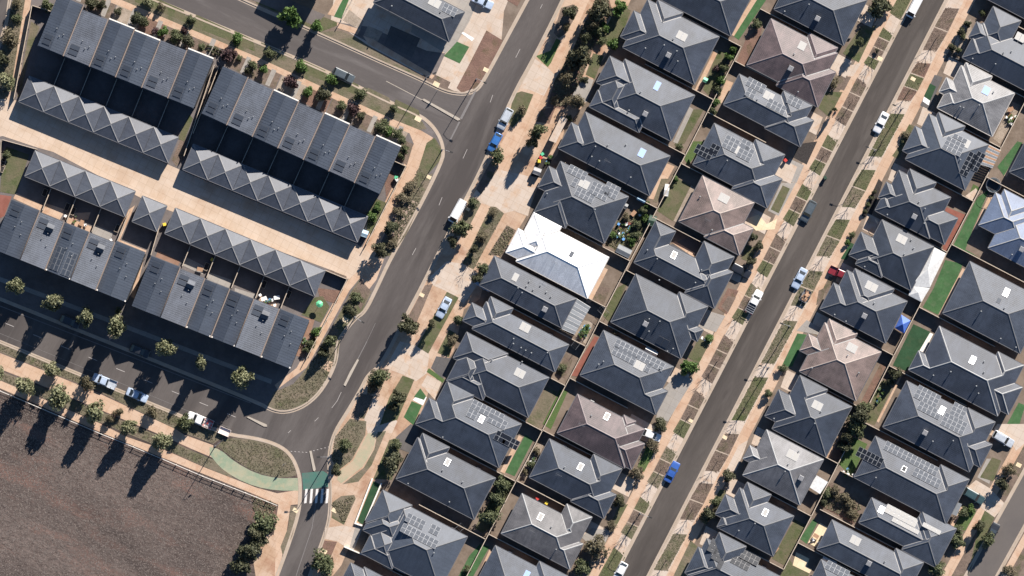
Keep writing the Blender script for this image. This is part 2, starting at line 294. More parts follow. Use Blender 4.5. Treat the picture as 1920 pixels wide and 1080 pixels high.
# ------------------------------------------------------------------ hip roofs as the upper envelope of rectangles
def clip(poly, a, b, c, keep_pos):
    """half-plane a*x+b*y+c >= 0 (keep_pos) or <= 0"""
    out = []; n = len(poly); s = 1 if keep_pos else -1
    for i in range(n):
        p, r = poly[i], poly[(i + 1) % n]; dp = s * (a * p[0] + b * p[1] + c); dr = s * (a * r[0] + b * r[1] + c)
        if dp >= 0: out.append(p)
        if (dp > 0 and dr < 0) or (dp < 0 and dr > 0):
            t = dp / (dp - dr); out.append((p[0] + (r[0] - p[0]) * t, p[1] + (r[1] - p[1]) * t))
    return out
def area(p): return abs(sum(p[i][0] * p[(i + 1) % len(p)][1] - p[(i + 1) % len(p)][0] * p[i][1] for i in range(len(p)))) / 2
class Roof:
    def __init__(s, rects, k):
        s.rects = rects; s.k = k
    def planes(s, r): x0, x1, y0, y1 = r; k = s.k; return [(k, 0, -k * x0), (-k, 0, k * x1), (0, k, -k * y0), (0, -k, k * y1)]
    def ev(s, x, y):
        best = (-9, None)
        for r in s.rects:
            ps = s.planes(r); h, p = min(((a * x + b * y + c), (a, b, c)) for a, b, c in ps)
            if h > best[0] + 1e-5: best = (h, p)
        return best
    def pieces(s):
        out = []
        for ai, r in enumerate(s.rects):
            x0, x1, y0, y1 = r; m = min(x1 - x0, y1 - y0) / 2; k = s.k
            if (x1 - x0) >= (y1 - y0):
                fs = [[(x0, y1), (x0, y0), (x0 + m, y0 + m)], [(x1, y0), (x1, y1), (x1 - m, y0 + m)], [(x0, y0), (x1, y0), (x1 - m, y0 + m), (x0 + m, y0 + m)], [(x1, y1), (x0, y1), (x0 + m, y1 - m), (x1 - m, y1 - m)]]
            else:
                fs = [[(x0, y1), (x0, y0), (x0 + m, y0 + m), (x0 + m, y1 - m)], [(x1, y0), (x1, y1), (x1 - m, y1 - m), (x1 - m, y0 + m)], [(x0, y0), (x1, y0), (x0 + m, y0 + m)], [(x1, y1), (x0, y1), (x0 + m, y1 - m)]]
            for pl, f in zip(s.planes(r), fs):
                cur = [f]
                for bi, rb in enumerate(s.rects):
                    if bi == ai: continue
                    e = -1e-4 if bi < ai else 1e-4
                    nxt = []
                    for poly in cur:
                        rest = poly
                        for pb in s.planes(rb):
                            a, b, c = pb[0] - pl[0], pb[1] - pl[1], pb[2] - pl[2] - e
                            if abs(a) < 1e-9 and abs(b) < 1e-9:
                                if c >= 0: continue
                                nxt.append(rest); rest = []; break
                            o = clip(rest, a, b, c, False)
                            if len(o) > 2 and area(o) > .004: nxt.append(o)
                            rest = clip(rest, a, b, c, True)
                            if len(rest) < 3 or area(rest) < .004: rest = []; break
                    cur = nxt
                out += [(pl, p) for p in cur]
        return out
    def edges(s, pcs):
        """merged ridge/hip, valley and eave segments"""
        acc = {}
        for pl, p in pcs:
            for i in range(len(p)):
                a, b = p[i], p[(i + 1) % len(p)]; d = math.hypot(b[0] - a[0], b[1] - a[1])
                if d < .08: continue
                dx, dy = (b[0] - a[0]) / d, (b[1] - a[1]) / d
                if dx < -1e-6 or (abs(dx) <= 1e-6 and dy < 0): dx, dy = -dx, -dy
                nx, ny = -dy, dx; mx, my = (a[0] + b[0]) / 2, (a[1] + b[1]) / 2; e = .04
                h1, p1 = s.ev(mx + nx * e, my + ny * e); h2, p2 = s.ev(mx - nx * e, my - ny * e); h0 = s.ev(mx, my)[0]
                if h1 < 0 or h2 < 0: kind = 'eave'
                elif max(abs(p1[0] - p2[0]), abs(p1[1] - p2[1])) < 1e-6: continue
                else: kind = 'ridge' if h0 > (h1 + h2) / 2 else 'valley'
                off = round((a[0] * nx + a[1] * ny) / .03); key = (kind, round(math.atan2(dy, dx), 2), off)
                for kk in (key, (key[0], key[1], off - 1), (key[0], key[1], off + 1)):
                    if kk in acc: key = kk; break
                t0, t1 = sorted((a[0] * dx + a[1] * dy, b[0] * dx + b[1] * dy))
                acc.setdefault(key, ((dx, dy), (nx, ny), a[0] * nx + a[1] * ny, []))[3].append((t0, t1))
        out = []
        for (kind, _, _), ((dx, dy), (nx, ny), o, iv) in acc.items():
            iv.sort(); cur = list(iv[0]); segs = []
            for t0, t1 in iv[1:]:
                if t0 <= cur[1] + .05: cur[1] = max(cur[1], t1)
                else: segs.append(cur); cur = [t0, t1]
            segs.append(cur)
            for t0, t1 in segs:
                out.append((kind, (dx * t0 + nx * o, dy * t0 + ny * o), (dx * t1 + nx * o, dy * t1 + ny * o), (nx, ny)))
        return out
def roof_meshes(roof, ze, parent, mroof, mridge, mgut, valley=True):
    pcs = roof.pieces(); k = roof.k; mb = MB(); cs = math.sqrt(1 + k * k)
    for (a, b, c), p in pcs:
        d = Vector((-b, a)).normalized(); up = Vector((a, b)).normalized()
        P = [(x, y, ze + a * x + b * y + c) for x, y in p]
        mb.face(P, 0, [(x * d.x + y * d.y, (x * up.x + y * up.y) * cs) for x, y in p])
    mb.build('roof', mroof, parent)
    rb, vb, gb = MB(), MB(), MB()
    for kind, a, b, n in roof.edges(pcs):
        ha, hb = max(0, roof.ev(*a)[0]), max(0, roof.ev(*b)[0])
        A, B = Vector((a[0], a[1], ze + ha)), Vector((b[0], b[1], ze + hb)); N = Vector((n[0], n[1], 0))
        if kind == 'ridge':
            w = .15; L, Rr = [], []
            za = [ze + roof.ev(A.x + N.x * w * sg, A.y + N.y * w * sg)[0] for sg in (1, -1)]; zb = [ze + roof.ev(B.x + N.x * w * sg, B.y + N.y * w * sg)[0] for sg in (1, -1)]
            fa = [min(z, ze + ha) for z in za]; fb = [min(z, ze + hb) for z in zb]; h = .075
            a1, a2 = A + N * w, A - N * w; b1, b2 = B + N * w, B - N * w
            a1.z, a2.z, b1.z, b2.z = fa[0] + .02, fa[1] + .02, fb[0] + .02, fb[1] + .02
            at, bt = A + Vector((0, 0, h)), B + Vector((0, 0, h))
            rb.face([a1, at, bt, b1]); rb.face([at, a2, b2, bt]); rb.face([a1, a2, at]); rb.face([b1, bt, b2])
        elif kind == 'valley':
            w = .09
            for sg in (1, -1):
                a1, b1 = A + N * w * sg, B + N * w * sg
                a1.z = ze + max(ha, roof.ev(a1.x, a1.y)[0]) + .015; b1.z = ze + max(hb, roof.ev(b1.x, b1.y)[0]) + .015
                vb.face([A + Vector((0, 0, .015)), B + Vector((0, 0, .015)), b1, a1])
        else:
            sg = -1 if roof.ev((a[0] + b[0]) / 2 + n[0] * .04, (a[1] + b[1]) / 2 + n[1] * .04)[0] > 0 else 1
            M = (A + B) / 2; M.z = ze - .06; D = (B - A) / 2
            gb.obox(M + N * .05 * sg, D, N * .065, Vector((0, 0, .075)))
    if rb.f: rb.build('ridge_cap', mridge, parent)
    if vb.f: vb.build('valley_flashing', 'zinc', parent)
    if gb.f: gb.build('gutter', mgut, parent)

SHARED = {}
def shared(key, fn):
    if key not in SHARED: SHARED[key] = fn()
    return SHARED[key]
def panel_mesh(w, h, cells, frame):
    def mk():
        mb = MB(); t = .04
        mb.box(-w / 2, w / 2, -h / 2, h / 2, 0, t, 1, True)
        e = .03
        mb.face([(-w / 2 + e, -h / 2 + e, t + .004), (w / 2 - e, -h / 2 + e, t + .004), (w / 2 - e, h / 2 - e, t + .004), (-w / 2 + e, h / 2 - e, t + .004)], 0)
        return mb.mesh('solar_panel', [cells, frame])
    return shared(('panel', w, h, cells, frame), mk)
class House:
    """a house: Empty, local +x along the lot, +y to the sunny side"""
    def __init__(s, r, c, main, wings=(), mat='tile_charcoal', ridge='ridge_grey', gut='gutter', pitch=25, eave=2.75, wall='brick_wall', theta=27.5, label='', group=None, name='house', door_side=-1):
        t = math.radians(theta); s.U = Vector((math.cos(t), -math.sin(t))); s.N = Vector((math.sin(t), math.cos(t))); s.ze = eave + ZB
        s.r, s.c = r, c
        wl = lambda x, y: W(*q(r, c, x, y), s.ze).to_2d()
        a, b = wl(*main[:2]), wl(*main[2:]); s.o = (a + b) / 2
        s.root = empty(name, (s.o.x, s.o.y, 0), -t, label, 'house', group)
        loc = lambda p: ((p - s.o).dot(s.U), (p - s.o).dot(s.N))
        s.loc = loc
        def rect(p, r2): (x0, y0), (x1, y1) = p, r2; return (min(x0, x1), max(x0, x1), min(y0, y1), max(y0, y1))
        rects = [rect(loc(a), loc(b))]
        for wg in wings:
            p1, p2 = loc(wl(wg[0], wg[1])), loc(wl(wg[2], wg[3])); d = wg[4] / 4 * S
            dx, dy = abs(p1[0] - p2[0]), abs(p1[1] - p2[1])
            if dx > dy:   # edge runs along x, wing extends in y
                y = (p1[1] + p2[1]) / 2; rects.append((min(p1[0], p2[0]), max(p1[0], p2[0])) + ((y - d, y) if y > 0 else (y, y + d)))
            else:
                x = (p1[0] + p2[0]) / 2; rects.append(((x - d, x) if x > 0 else (x, x + d)) + (min(p1[1], p2[1]), max(p1[1], p2[1])))
        # snap nearly flush sides together
        m = rects[0]; R2 = [m]
        for x0, x1, y0, y1 in rects[1:]:
            sn = lambda v, c: c if abs(v - c) < .3 else v
            R2.append((sn(x0, m[0]), sn(x1, m[1]), sn(y0, m[2]), sn(y1, m[3])))
        s.rects = R2; s.k = math.tan(math.radians(pitch)); s.roof = Roof(R2, s.k)
        roof_meshes(s.roof, s.ze, s.root, mat, ridge, gut)
        wb = MB(); ins = .45
        for i, (x0, x1, y0, y1) in enumerate(R2):
            e = ins + .004 * i; wb.box(x0 + e, x1 - e, y0 + e, y1 - e, -.02 - .003 * i, s.ze - .03 - .004 * i)
        wb.build('wall', wall, s.root)
        # openings: a garage door and windows in the walls
        x0, x1, y0, y1 = m
        def opening(nm, mt, cx, cy, hw, z0, z1, alongx):
            mb = MB()
            if alongx: mb.box(cx - hw, cx + hw, cy - .03, cy + .03, z0, z1, 0, True)
            else: mb.box(cx - .03, cx + .03, cy - hw, cy + hw, z0, z1, 0, True)
            return mb.build(nm, mt, s.root)
        fx = x0 + ins - .012 if door_side < 0 else x1 - ins + .012; bx = x1 - ins + .012 if door_side < 0 else x0 + ins - .012
        for fr in (.3, .7): opening('window', 'glass', bx, y0 + (y1 - y0) * fr, .9, 1.0, 2.2, False)
        opening('window', 'glass', fx, y0 + (y1 - y0) * .3, .8, 1.0, 2.2, False)
        for fr in (.25, .6): opening('window', 'glass', x0 + (x1 - x0) * fr, y1 - ins + .012, .7, 1.0, 2.1, True)
    def frame(s, x, y):
        """point and axes on the roof at a zoomed tile position"""
        p = s.loc(W(*q(s.r, s.c, x, y), s.ze + .8).to_2d()); h, pl = s.roof.ev(*p)
        n = Vector((-pl[0], -pl[1], 1)).normalized(); ax = Vector((-pl[1], pl[0], 0)).normalized()
        # along-eave axis, always pointing to +x / +y; up-slope axis
        up = n.cross(ax) if n.cross(ax).z > 0 else -n.cross(ax)
        ax = up.cross(n)
        return Vector((p[0], p[1], s.ze + max(h, 0))), ax, up, n
    def on_roof(s, o, x, y, lift=0.0, upright=False, du=0.0, dv=0.0, fr=None):
        P, ax, up, n = fr or s.frame(x, y)
        P = P + ax * du + up * dv
        if upright: o.matrix_local = Matrix.Translation(P + Vector((0, 0, lift)))
        else:
            M = Matrix((ax, up, n)).transposed().to_4x4(); M.translation = P + n * lift; o.matrix_local = M
        return o
    def solar(s, *arrays, cells='panel_dark', frame='panel_frame', pw=1.02, ph=1.02):
        """arrays: (x, y centre in tile, columns, rows)"""
        for x, y, nu, nv in arrays:
            fr = s.frame(x, y); P, ax, up, n = fr
            mb = MB()
            for j in range(nv): mb.box(-nu * pw / 2, nu * pw / 2, (j - nv / 2 + .3) * ph - .02, (j - nv / 2 + .3) * ph + .02, 0, .08)
            arr = s.on_roof(mb.build('solar_array', 'frame_alu', s.root), x, y, .02, fr=fr)
            me = panel_mesh(pw - .03, ph - .03, cells, frame)
            for i in range(nu):
                for j in range(nv):
                    o = link('solar_panel', me, arr); o.location = ((i - nu / 2 + .5) * pw, (j - nv / 2 + .5) * ph, .085)
        return s
    def collector(s, x, y, w=1.02, h=1.85, n=2, mat='collector', frame='panel_frame'):
        me = panel_mesh(w, h, mat, frame); fr = s.frame(x, y)
        for i in range(n):
            o = link('hot_water_collector', me, s.root); s.on_roof(o, x, y, .06, du=(i - (n - 1) / 2) * (w + .06), fr=fr)
        return s
    def skylight(s, x, y, mat='collector', w=1.1, h=1.7):
        def mk():
            mb = MB(); mb.box(-w / 2, w / 2, -h / 2, h / 2, 0, .16, 1, False, .04); e = .1
            mb.face([(-w / 2 + e, -h / 2 + e, .165), (w / 2 - e, -h / 2 + e, .165), (w / 2 - e, h / 2 - e, .165), (-w / 2 + e, h / 2 - e, .165)])
            return mb.mesh('skylight', [mat, 'frame_alu'])
        o = link('skylight', shared(('sky', mat, w, h), mk), s.root); s.on_roof(o, x, y, .01); return s
    def cooler(s, *xy):
        def mk():
            mb = MB(); mb.box(-.3, .3, -.3, .3, -.5, .35, 1); mb.box(-.56, .56, -.56, .56, .35, 1.02, 0, True, .09)
            for i in range(4):
                mb.box(-.42, .42, -.38 + i * .22, -.30 + i * .22, 1.022, 1.04, 1)
            return mb.mesh('evaporative_cooler', ['cooler', 'gutter'])
        for i in range(0, len(xy), 2):
            o = link('evaporative_cooler', shared('cooler', mk), s.root); s.on_roof(o, xy[i], xy[i + 1], 0, True)
        return s
    def vents(s, *xy):
        def mk():
            mb = MB(); mb.tube((0, 0, -.3), (0, 0, .5), .075, .075, 8, 0, True); mb.tube((0, 0, .42), (0, 0, .62), .17, .09, 8, 0, True); return mb.mesh('vent_pipe', 'vent')
        for i in range(0, len(xy), 2):
            o = link('vent_pipe', shared('vent', mk), s.root); s.on_roof(o, xy[i], xy[i + 1], 0, True)
        return s
    def antenna(s, x, y):
        def mk():
            mb = MB(); mb.tube((0, 0, -.2), (0, 0, 2.2), .025, .02, 5); mb.tube((-.7, 0, 2.1), (.8, 0, 2.1), .015, .015, 4)
            for i in range(7): mb.tube((-.6 + i * .2, -.45 + i * .04, 2.1), (-.6 + i * .2, .45 - i * .04, 2.1), .01, .01, 4)
            return mb.mesh('antenna', 'pole_metal')
        o = link('antenna', shared('ant', mk), s.root); s.on_roof(o, x, y, 0, True); return s
# ------------------------------------------------------------------ detached houses (traced in 4x tiles of the photo)
HOUSES = {'W': [], 'E': [], 'F': [], 'G': []}
RD = {'W': 'fronting the wide road', 'E': 'west of the narrow street', 'F': 'east of the narrow street', 'G': 'along the far right street'}
RS = {'W': 'wide road row', 'E': 'west narrow street row', 'F': 'east narrow street row', 'G': 'far right row'}
def H(row, r, c, main, wings=(), look='charcoal tiled house', **kw):
    i = len(HOUSES[row]); lab = '%s, %s in the %s' % (look, ORD[i], RS[row])
    h = House(r, c, main, wings, label=lab, group='detached houses ' + RD[row], door_side=-1 if row in 'WF' else 1, **kw)
    HOUSES[row].append(h); h.look = look; return h
CH = dict(mat='tile_charcoal'); SL = dict(mat='tile_slate'); BK = dict(mat='tile_black')
# --- row fronting the wide road
H('W', 0, 2, (1072, -25, 1816, -67), (), 'black tiled house cut by the top edge', **BK)
H('W', 0, 2, (830, 355, 1555, 275), [(1095, 0, 1285, 95, 300), (915, 80, 812, 275, 260)], 'dark house with bright upper roof and twin collectors', **SL).collector(1272, 272).cooler(1172, 415).vents(1000, 362, 1140, 340, 1235, 385, 1242, 460, 1210, 292)
H('W', 0, 2, (669, 786, 1372, 715), [(735, 420, 632, 618, 520), (645, 675, 578, 800, 420), (590, 795, 800, 905, 330)], 'slate house with one pale blue collector', **SL).collector(1088, 645, 1.1, 2.1, 1, 'collector_blue').cooler(998, 855).vents(877, 828, 965, 690)
H('W', 1, 2, (395, 57, 1187, 90), [(440, -165, 350, 40, 250)], 'long charcoal house with one sky blue collector', **CH).collector(973, 68, 1.3, 2.0, 1, 'collector_blue').vents(598, 95, 655, 128, 890, 250, 718, 10, 855, 5, 625, 20).antenna(715, 130)
H('W', 1, 2, (182, 480, 875, 395), [(160, 510, 400, 632, 300), (275, 165, 195, 325, 250), (220, 380, 162, 508, 250), (765, 620, 700, 745, 150)], 'charcoal house with split solar array and overgrown yard', **BK).solar((490, 215, 4, 2), (470, 290, 1, 2), (655, 355, 4, 3), (745, 350, 3, 3), (545, 385, 4, 2)).collector(540, 300).vents(622, 492, 262, 372)
H('W', 1, 2, (30, 880, 728, 850), [(165, 510, 372, 620, 300), (45, 632, -45, 815, 300)], 'brilliant white metal roofed house', mat='metal_white', ridge='ridge_white', gut='gutter_pale', wall='render_wall').skylight(445, 830, 'panel_dark').antenna(325, 890)
H('W', 2, 2, (-246, -23, 485, 80), [], 'dark house with row of vents and striped pergola', **SL).cooler(245, 160).vents(160, 12, 215, -20, 258, 30, 292, 65, 110, -15, 75, 35, 45, 0, 130, -50).collector(25, -80, 1.1, 1.8, 1)
H('W', 2, 2, (-300, 307, 428, 425), [(-160, 65, 10, 150, 220), (-300, 110, -370, 245, 220)], 'slate house with twin collectors and vent cluster', **SL).collector(98, 297).vents(12, 380, 10, 418, 68, 448, 102, 468, 145, 487, 265, 485)
H('W', 2, 2, (-418, 690, 278, 672), [(-495, 702, -275, 805, 280), (-340, 330, -442, 525, 350), (-400, 560, -495, 700, 300)], 'bright slate house beside tan grass yard', **SL).collector(58, 640).vents(75, 553, -150, 540)
H('W', 2, 1, (1250, 1050, 1992, 1020), [(1440, 700, 1640, 800, 300), (1300, 825, 1190, 1030, 300)], 'charcoal house with long solar bank and narrow turf strip', **CH).solar((1735, 925, 7, 2), (1620, 945, 2, 2), (1810, 1005, 4, 2)).skylight(1690, 985, 'cooler').solar((1840, 1120, 2, 3), (1905, 1155, 2, 4), cells='panel_black')
H('W', 3, 1, (1050, 353, 1797, 345), [(1250, 8, 1452, 115, 280), (1145, 185, 1050, 340, 280)], 'black house with single pale skylight and vents', **BK).skylight(1435, 228).vents(1400, 40, 1625, 38, 1400, 285, 1550, 372, 1450, 525, 1140, 388)
H('W', 3, 1, (880, 930, 1587, 785), [(795, 915, 1015, 1008, 250), (950, 435, 1172, 548, 280), (900, 530, 808, 740, 280), (850, 770, 795, 912, 260)], 'smooth dark house with two rows of solar panels', mat='metal_grey').solar((1195, 670, 4, 2), (1340, 735, 2, 2), (1225, 780, 8, 2)).vents(1335, 905)
H('W', 3, 1, (544, 1299, 1207, 1239), [(810, 1015, 960, 1085, 200)], 'grey house mostly below the bottom edge', **SL)
# --- west side of the narrow street
H('E', 0, 3, (45, 70, 745, 0), [], 'charcoal house with cooler box at the top', **CH).cooler(370, 140).vents(305, 35, 125, 85)
H('E', 0, 3, (-160, 490, 522, 399), [(310, 250, 525, 355, 260), (515, 545, 365, 800, 350)], 'mauve tiled house with cooler', mat='tile_mauve', ridge='ridge_mauve').cooler(168, 515).collector(255, 345, 1.5, 1.9, 1).vents(195, 405, 225, 688)
H('E', 0, 3, (-335, 785, 314, 830), [(115, 685, 335, 790, 250), (345, 905, 240, 1100, 300)], 'slate house with solar on two roof faces', **SL).solar((-90, 640, 4, 2), (-130, 700, 2, 2), (62, 800, 4, 2), (200, 765, 3, 2)).collector(5, 720).vents(-80, 745)
H('E', 1, 2, (1355, 155, 2031, 111), [(1830, -40, 2045, 85, 248), (2030, 265, 1910, 480, 300)], 'dark house with collector between solar blocks', **SL).solar((1750, 70, 3, 3), (1640, 0, 3, 3), (1750, 5, 2, 2)).solar((1440, 60, 2, 4), (1520, 40, 2, 2), cells='panel_black').collector(1678, 40).vents(1612, 125)
H('E', 1, 2, (1250, 580, 1818, 440), [(1812, 635, 1705, 835, 300)], 'tan pink tiled house', mat='tile_tan', ridge='ridge_tan').collector(1588, 408).vents(1410, 395, 1500, 645).antenna(1465, 570)
H('E', 1, 2, (915, 890, 1601, 974), [(1085, 580, 1228, 655, 300), (1440, 730, 1668, 845, 300), (1665, 965, 1510, 1230, 250)], 'charcoal house wrapped around a dark courtyard', **CH).skylight(1213, 835).vents(1088, 862, 1015, 795, 1420, 945, 1375, 1040, 1105, 1020)
H('E', 2, 2, (740, 255, 1455, 168), [(1255, 28, 1470, 140, 260), (1440, 315, 1385, 400, 200), (1355, 395, 1265, 540, 250)], 'black house with white cooler and double porch hips', **BK).cooler(1000, 270).vents(1028, 232, 1107, 250, 1027, 325, 1208, 455, 1165, 475).collector(1130, 405, 1.2, 1.9, 2, 'panel_dark', 'gutter')
H('E', 2, 2, (510, 655, 1212, 590), [(1170, 775, 1072, 958, 300)], 'slate house with large solar bank beside red paving', **SL).solar((955, 505, 11, 2), (840, 505, 5, 2), (1020, 600, 1, 2)).collector(955, 582).vents(650, 572, 685, 550, 1110, 605)
H('E', 2, 2, (338, 1088, 996, 1058), [(840, 950, 930, 1000, 150), (1010, 1175, 880, 1355, 300)], 'mauve tiled house with white car parked in front', mat='tile_mauve', ridge='ridge_mauve').skylight(710, 965).vents(595, 955).antenna(520, 1025)
H('E', 3, 2, (130, 340, 802, 322), [(610, 170, 828, 272, 260), (790, 475, 680, 645, 280)], 'charcoal house with single skylight near blue car', **CH).skylight(512, 262).vents(395, 262).antenna(350, 320)
H('E', 3, 2, (-82, 762, 562, 714), [(410, 540, 602, 637, 260), (535, 840, 430, 1035, 280)], 'pale grey tiled house with bin lids beside it', mat='tile_grey', ridge='ridge_light').skylight(212, 638).vents(295, 710, 330, 880).antenna(150, 740)
H('E', 3, 2, (-282, 1152, 372, 1109), [(205, 970, 420, 1080, 260)], 'slate house cut by the bottom edge', **SL).collector(110, 1070, 1.1, 1.8, 1, 'collector_blue')
# --- east side of the narrow street
H('F', 0, 3, (1580, -40, 2332, -77), [], 'dark house in the top right corner', **BK)
H('F', 0, 3, (1470, 440, 2178, 466), [(1690, 45, 1897, 158, 280), (1560, 160, 1510, 280, 250), (1540, 285, 1450, 430, 300)], 'slate house behind round garden shrubs', mat='metal_grey').collector(1895, 280).vents(1765, 395, 1825, 385, 1535, 440, 1705, 480)
H('F', 0, 3, (1280, 815, 1850, 700), [(1485, 470, 1682, 572, 260), (1335, 580, 1285, 690, 250), (1365, 665, 1250, 802, 280)], 'pale grey metal roofed house with blue collector', mat='tile_light', ridge='ridge_light', gut='gutter_pale').collector(1635, 680, 1.5, 1.9, 1, 'collector_blue').vents(1440, 800, 1580, 790, 1465, 808, 1690, 690)
H('F', 1, 3, (1030, 115, 1655, 5), [(1280, -240, 1478, -133, 260), (1105, -135, 1008, 50, 280)], 'slate house with white framed solar and black panels', mat='metal_grey').solar((1390, 20, 4, 3), (1440, -40, 3, 1)).solar((1500, 150, 5, 2), (1570, 130, 4, 2), cells='panel_black').collector(1492, 0, 1.1, 1.9, 1).vents(1440, 118, 1490, 190)
H('F', 1, 3, (820, 508, 1372, 400), [(1065, 185, 1262, 290, 280), (890, 285, 825, 400, 250), (862, 375, 805, 502, 250), (1425, 558, 1322, 755, 300)], 'charcoal house with cooler and brick paved yard', **CH).cooler(1095, 545).vents(895, 530, 1170, 595, 1130, 435, 1175, 485)
H('F', 1, 3, (684, 897, 1245, 770), [(695, 658, 610, 835, 300), (765, 790, 615, 880, 220)], 'black house joined to the big white patio cover', **BK).collector(1002, 715).vents(1075, 718, 1092, 780, 1020, 825, 725, 920)
H('F', 2, 3, (430, 180, 1045, 100), [(655, -150, 945, 10, 300), (490, -40, 392, 158, 300)], 'dark house beside the blue gazebo', **SL).cooler(720, 210).collector(775, -10, 1.2, 1.9, 2).vents(795, 112, 585, 250, 500, 200)
H('F', 2, 3, (235, 625, 850, 480), [(460, 230, 670, 342, 300), (300, 340, 240, 470, 300), (345, 495, 190, 602, 260)], 'pinkish tan tiled house', mat='tile_tan', ridge='ridge_tan').collector(628, 450).vents(595, 505, 680, 635, 330, 600)
H('F', 2, 3, (30, 1056, 630, 890), [(235, 650, 447, 762, 280), (80, 762, -25, 960, 300)], 'charcoal house beside a big leafy backyard tree', **CH).collector(368, 882).vents(395, 925, 348, 1015, 45, 980)
H('F', 3, 3, (-190, 325, 418, 205), [(-135, 100, -190, 200, 250)], 'pale grey house with square patio cover behind', mat='tile_light', ridge='ridge_light').collector(185, 175, 1.2, 1.9, 2).vents(230, 145, 150, 240, 125, 295).cooler(245, 345)
H('F', 3, 2, (1550, 720, 2115, 630), [(1765, 375, 1945, 470, 260), (1605, 470, 1520, 615, 280), (1600, 640, 1515, 705, 200)], 'charcoal house with one bright skylight', **SL).skylight(1898, 605).vents(1820, 685, 1700, 740)
H('F', 3, 2, (1310, 1090, 2012, 1083), [(1555, 750, 1757, 860, 280), (1390, 858, 1302, 1060, 300)], 'dark house with black solar blocks at the bottom', **CH).solar((1715, 980, 4, 2), (1785, 945, 4, 2), cells='panel_black', frame='gutter').solar((1515, 860, 2, 3), (1545, 920, 2, 3), (1560, 995, 1, 2), cells='panel_black', frame='panel_black')
# --- along the far right street
H('G', 1, 3, (1810, 210, 2518, 150), [], 'dark house behind the long turf strip', **BK)
H('G', 1, 3, (1650, 780, 2344, 747), [(1770, 340, 1990, 450, 300), (1705, 362, 1580, 610, 350)], 'blue grey metal roofed house with cooler', mat='metal_blue', ridge='ridge_light').cooler(1900, 790).vents(1830, 830)
H('G', 2, 3, (1310, 190, 2093, 101), [], 'large slate house beside bright green lawn', **SL).skylight(1785, 35, 'white_paint', 1.2, 2.0).vents(1770, 148, 1595, 175, 1745, 380, 1860, 445).collector(1728, 95, 1.0, 1.2, 1, 'panel_dark', 'gutter')
H('G', 2, 3, (1101, 638, 1905, 608), [(1130, 470, 1052, 614, 250), (1725, 478, 1920, 578, 260), (1910, 745, 1802, 950, 300)], 'long silvery tiled house beside dark turf', mat='tile_slate', ridge='ridge_light').skylight(1532, 542, 'white_paint', 1.2, 1.9).vents(1620, 550, 1617, 630, 1240, 655, 1368, 628, 1560, 735, 1577, 790)
H('G', 2, 3, (860, 1042, 1690, 1034), [(1500, 898, 1705, 1005, 260), (1685, 1175, 1590, 1345, 300), (960, 925, 872, 1052, 260)], 'slate house with biggest field of solar panels', **SL).solar((1195, 815, 5, 3), (1209, 918, 5, 2), (1430, 925, 3, 3), (1392, 1020, 5, 3)).skylight(1303, 920, 'white_paint', 1.2, 1.9).cooler(1175, 1085).vents(1385, 1145, 1235, 1150)
H('G', 3, 3, (645, 340, 1493, 388), [(1295, 248, 1512, 352, 260)], 'charcoal house with long double line of solar panels', mat='tile_slate').solar((1075, 200, 12, 2), (1190, 345, 6, 2)).solar((765, 190, 2, 6), cells='panel_black').skylight(1018, 278, 'panel_black', 1.0, 1.3).vents(808, 342)
H('G', 3, 3, (680, 680, 1361, 795), [(1128, 638, 1378, 762, 250), (1000, 890, 1265, 1012, 330)], 'grey house with pale glinting solar panels', mat='tile_slate').solar((1000, 630, 7, 2), (1030, 705, 6, 1), (1225, 725, 4, 1), cells='collector').skylight(850, 585, 'white_paint', 1.2, 1.7)  # pale collector colour on the cells paints in the sun glint
H('G', 3, 3, (365, 880, 1153, 1008), [(960, 872, 1168, 980, 260), (665, 890, 760, 1050, 60)], 'slate house with cream paved backyard', **SL).collector(655, 815).cooler(755, 985).vents(875, 970)
H('G', 3, 3, (290, 1165, 976, 1255), [], 'dark house at the bottom with small solar array', **SL).solar((520, 1035, 5, 2))
# --- two storey houses at the top
h = House(0, 1, (880, 20, 1565, 90), [(1450, 120, 1480, 245, 60)], 'tile_black', eave=5.5, wall='render_wall', label='two storey black tiled house on the corner by the side street', group='two storey houses at the top', name='house')
h.collector(1340, 20, 1.2, 1.9, 2).solar((1450, 75, 3, 2)).vents(1018, 45, 1385, 88)
House(0, 1, (146, -186, 775 - 178, -310 + 342 - 290), [], 'tile_black', eave=5.6, wall='render_wall', label='two storey house mostly above the top edge beside green turf', group='two storey houses at the top', name='house')

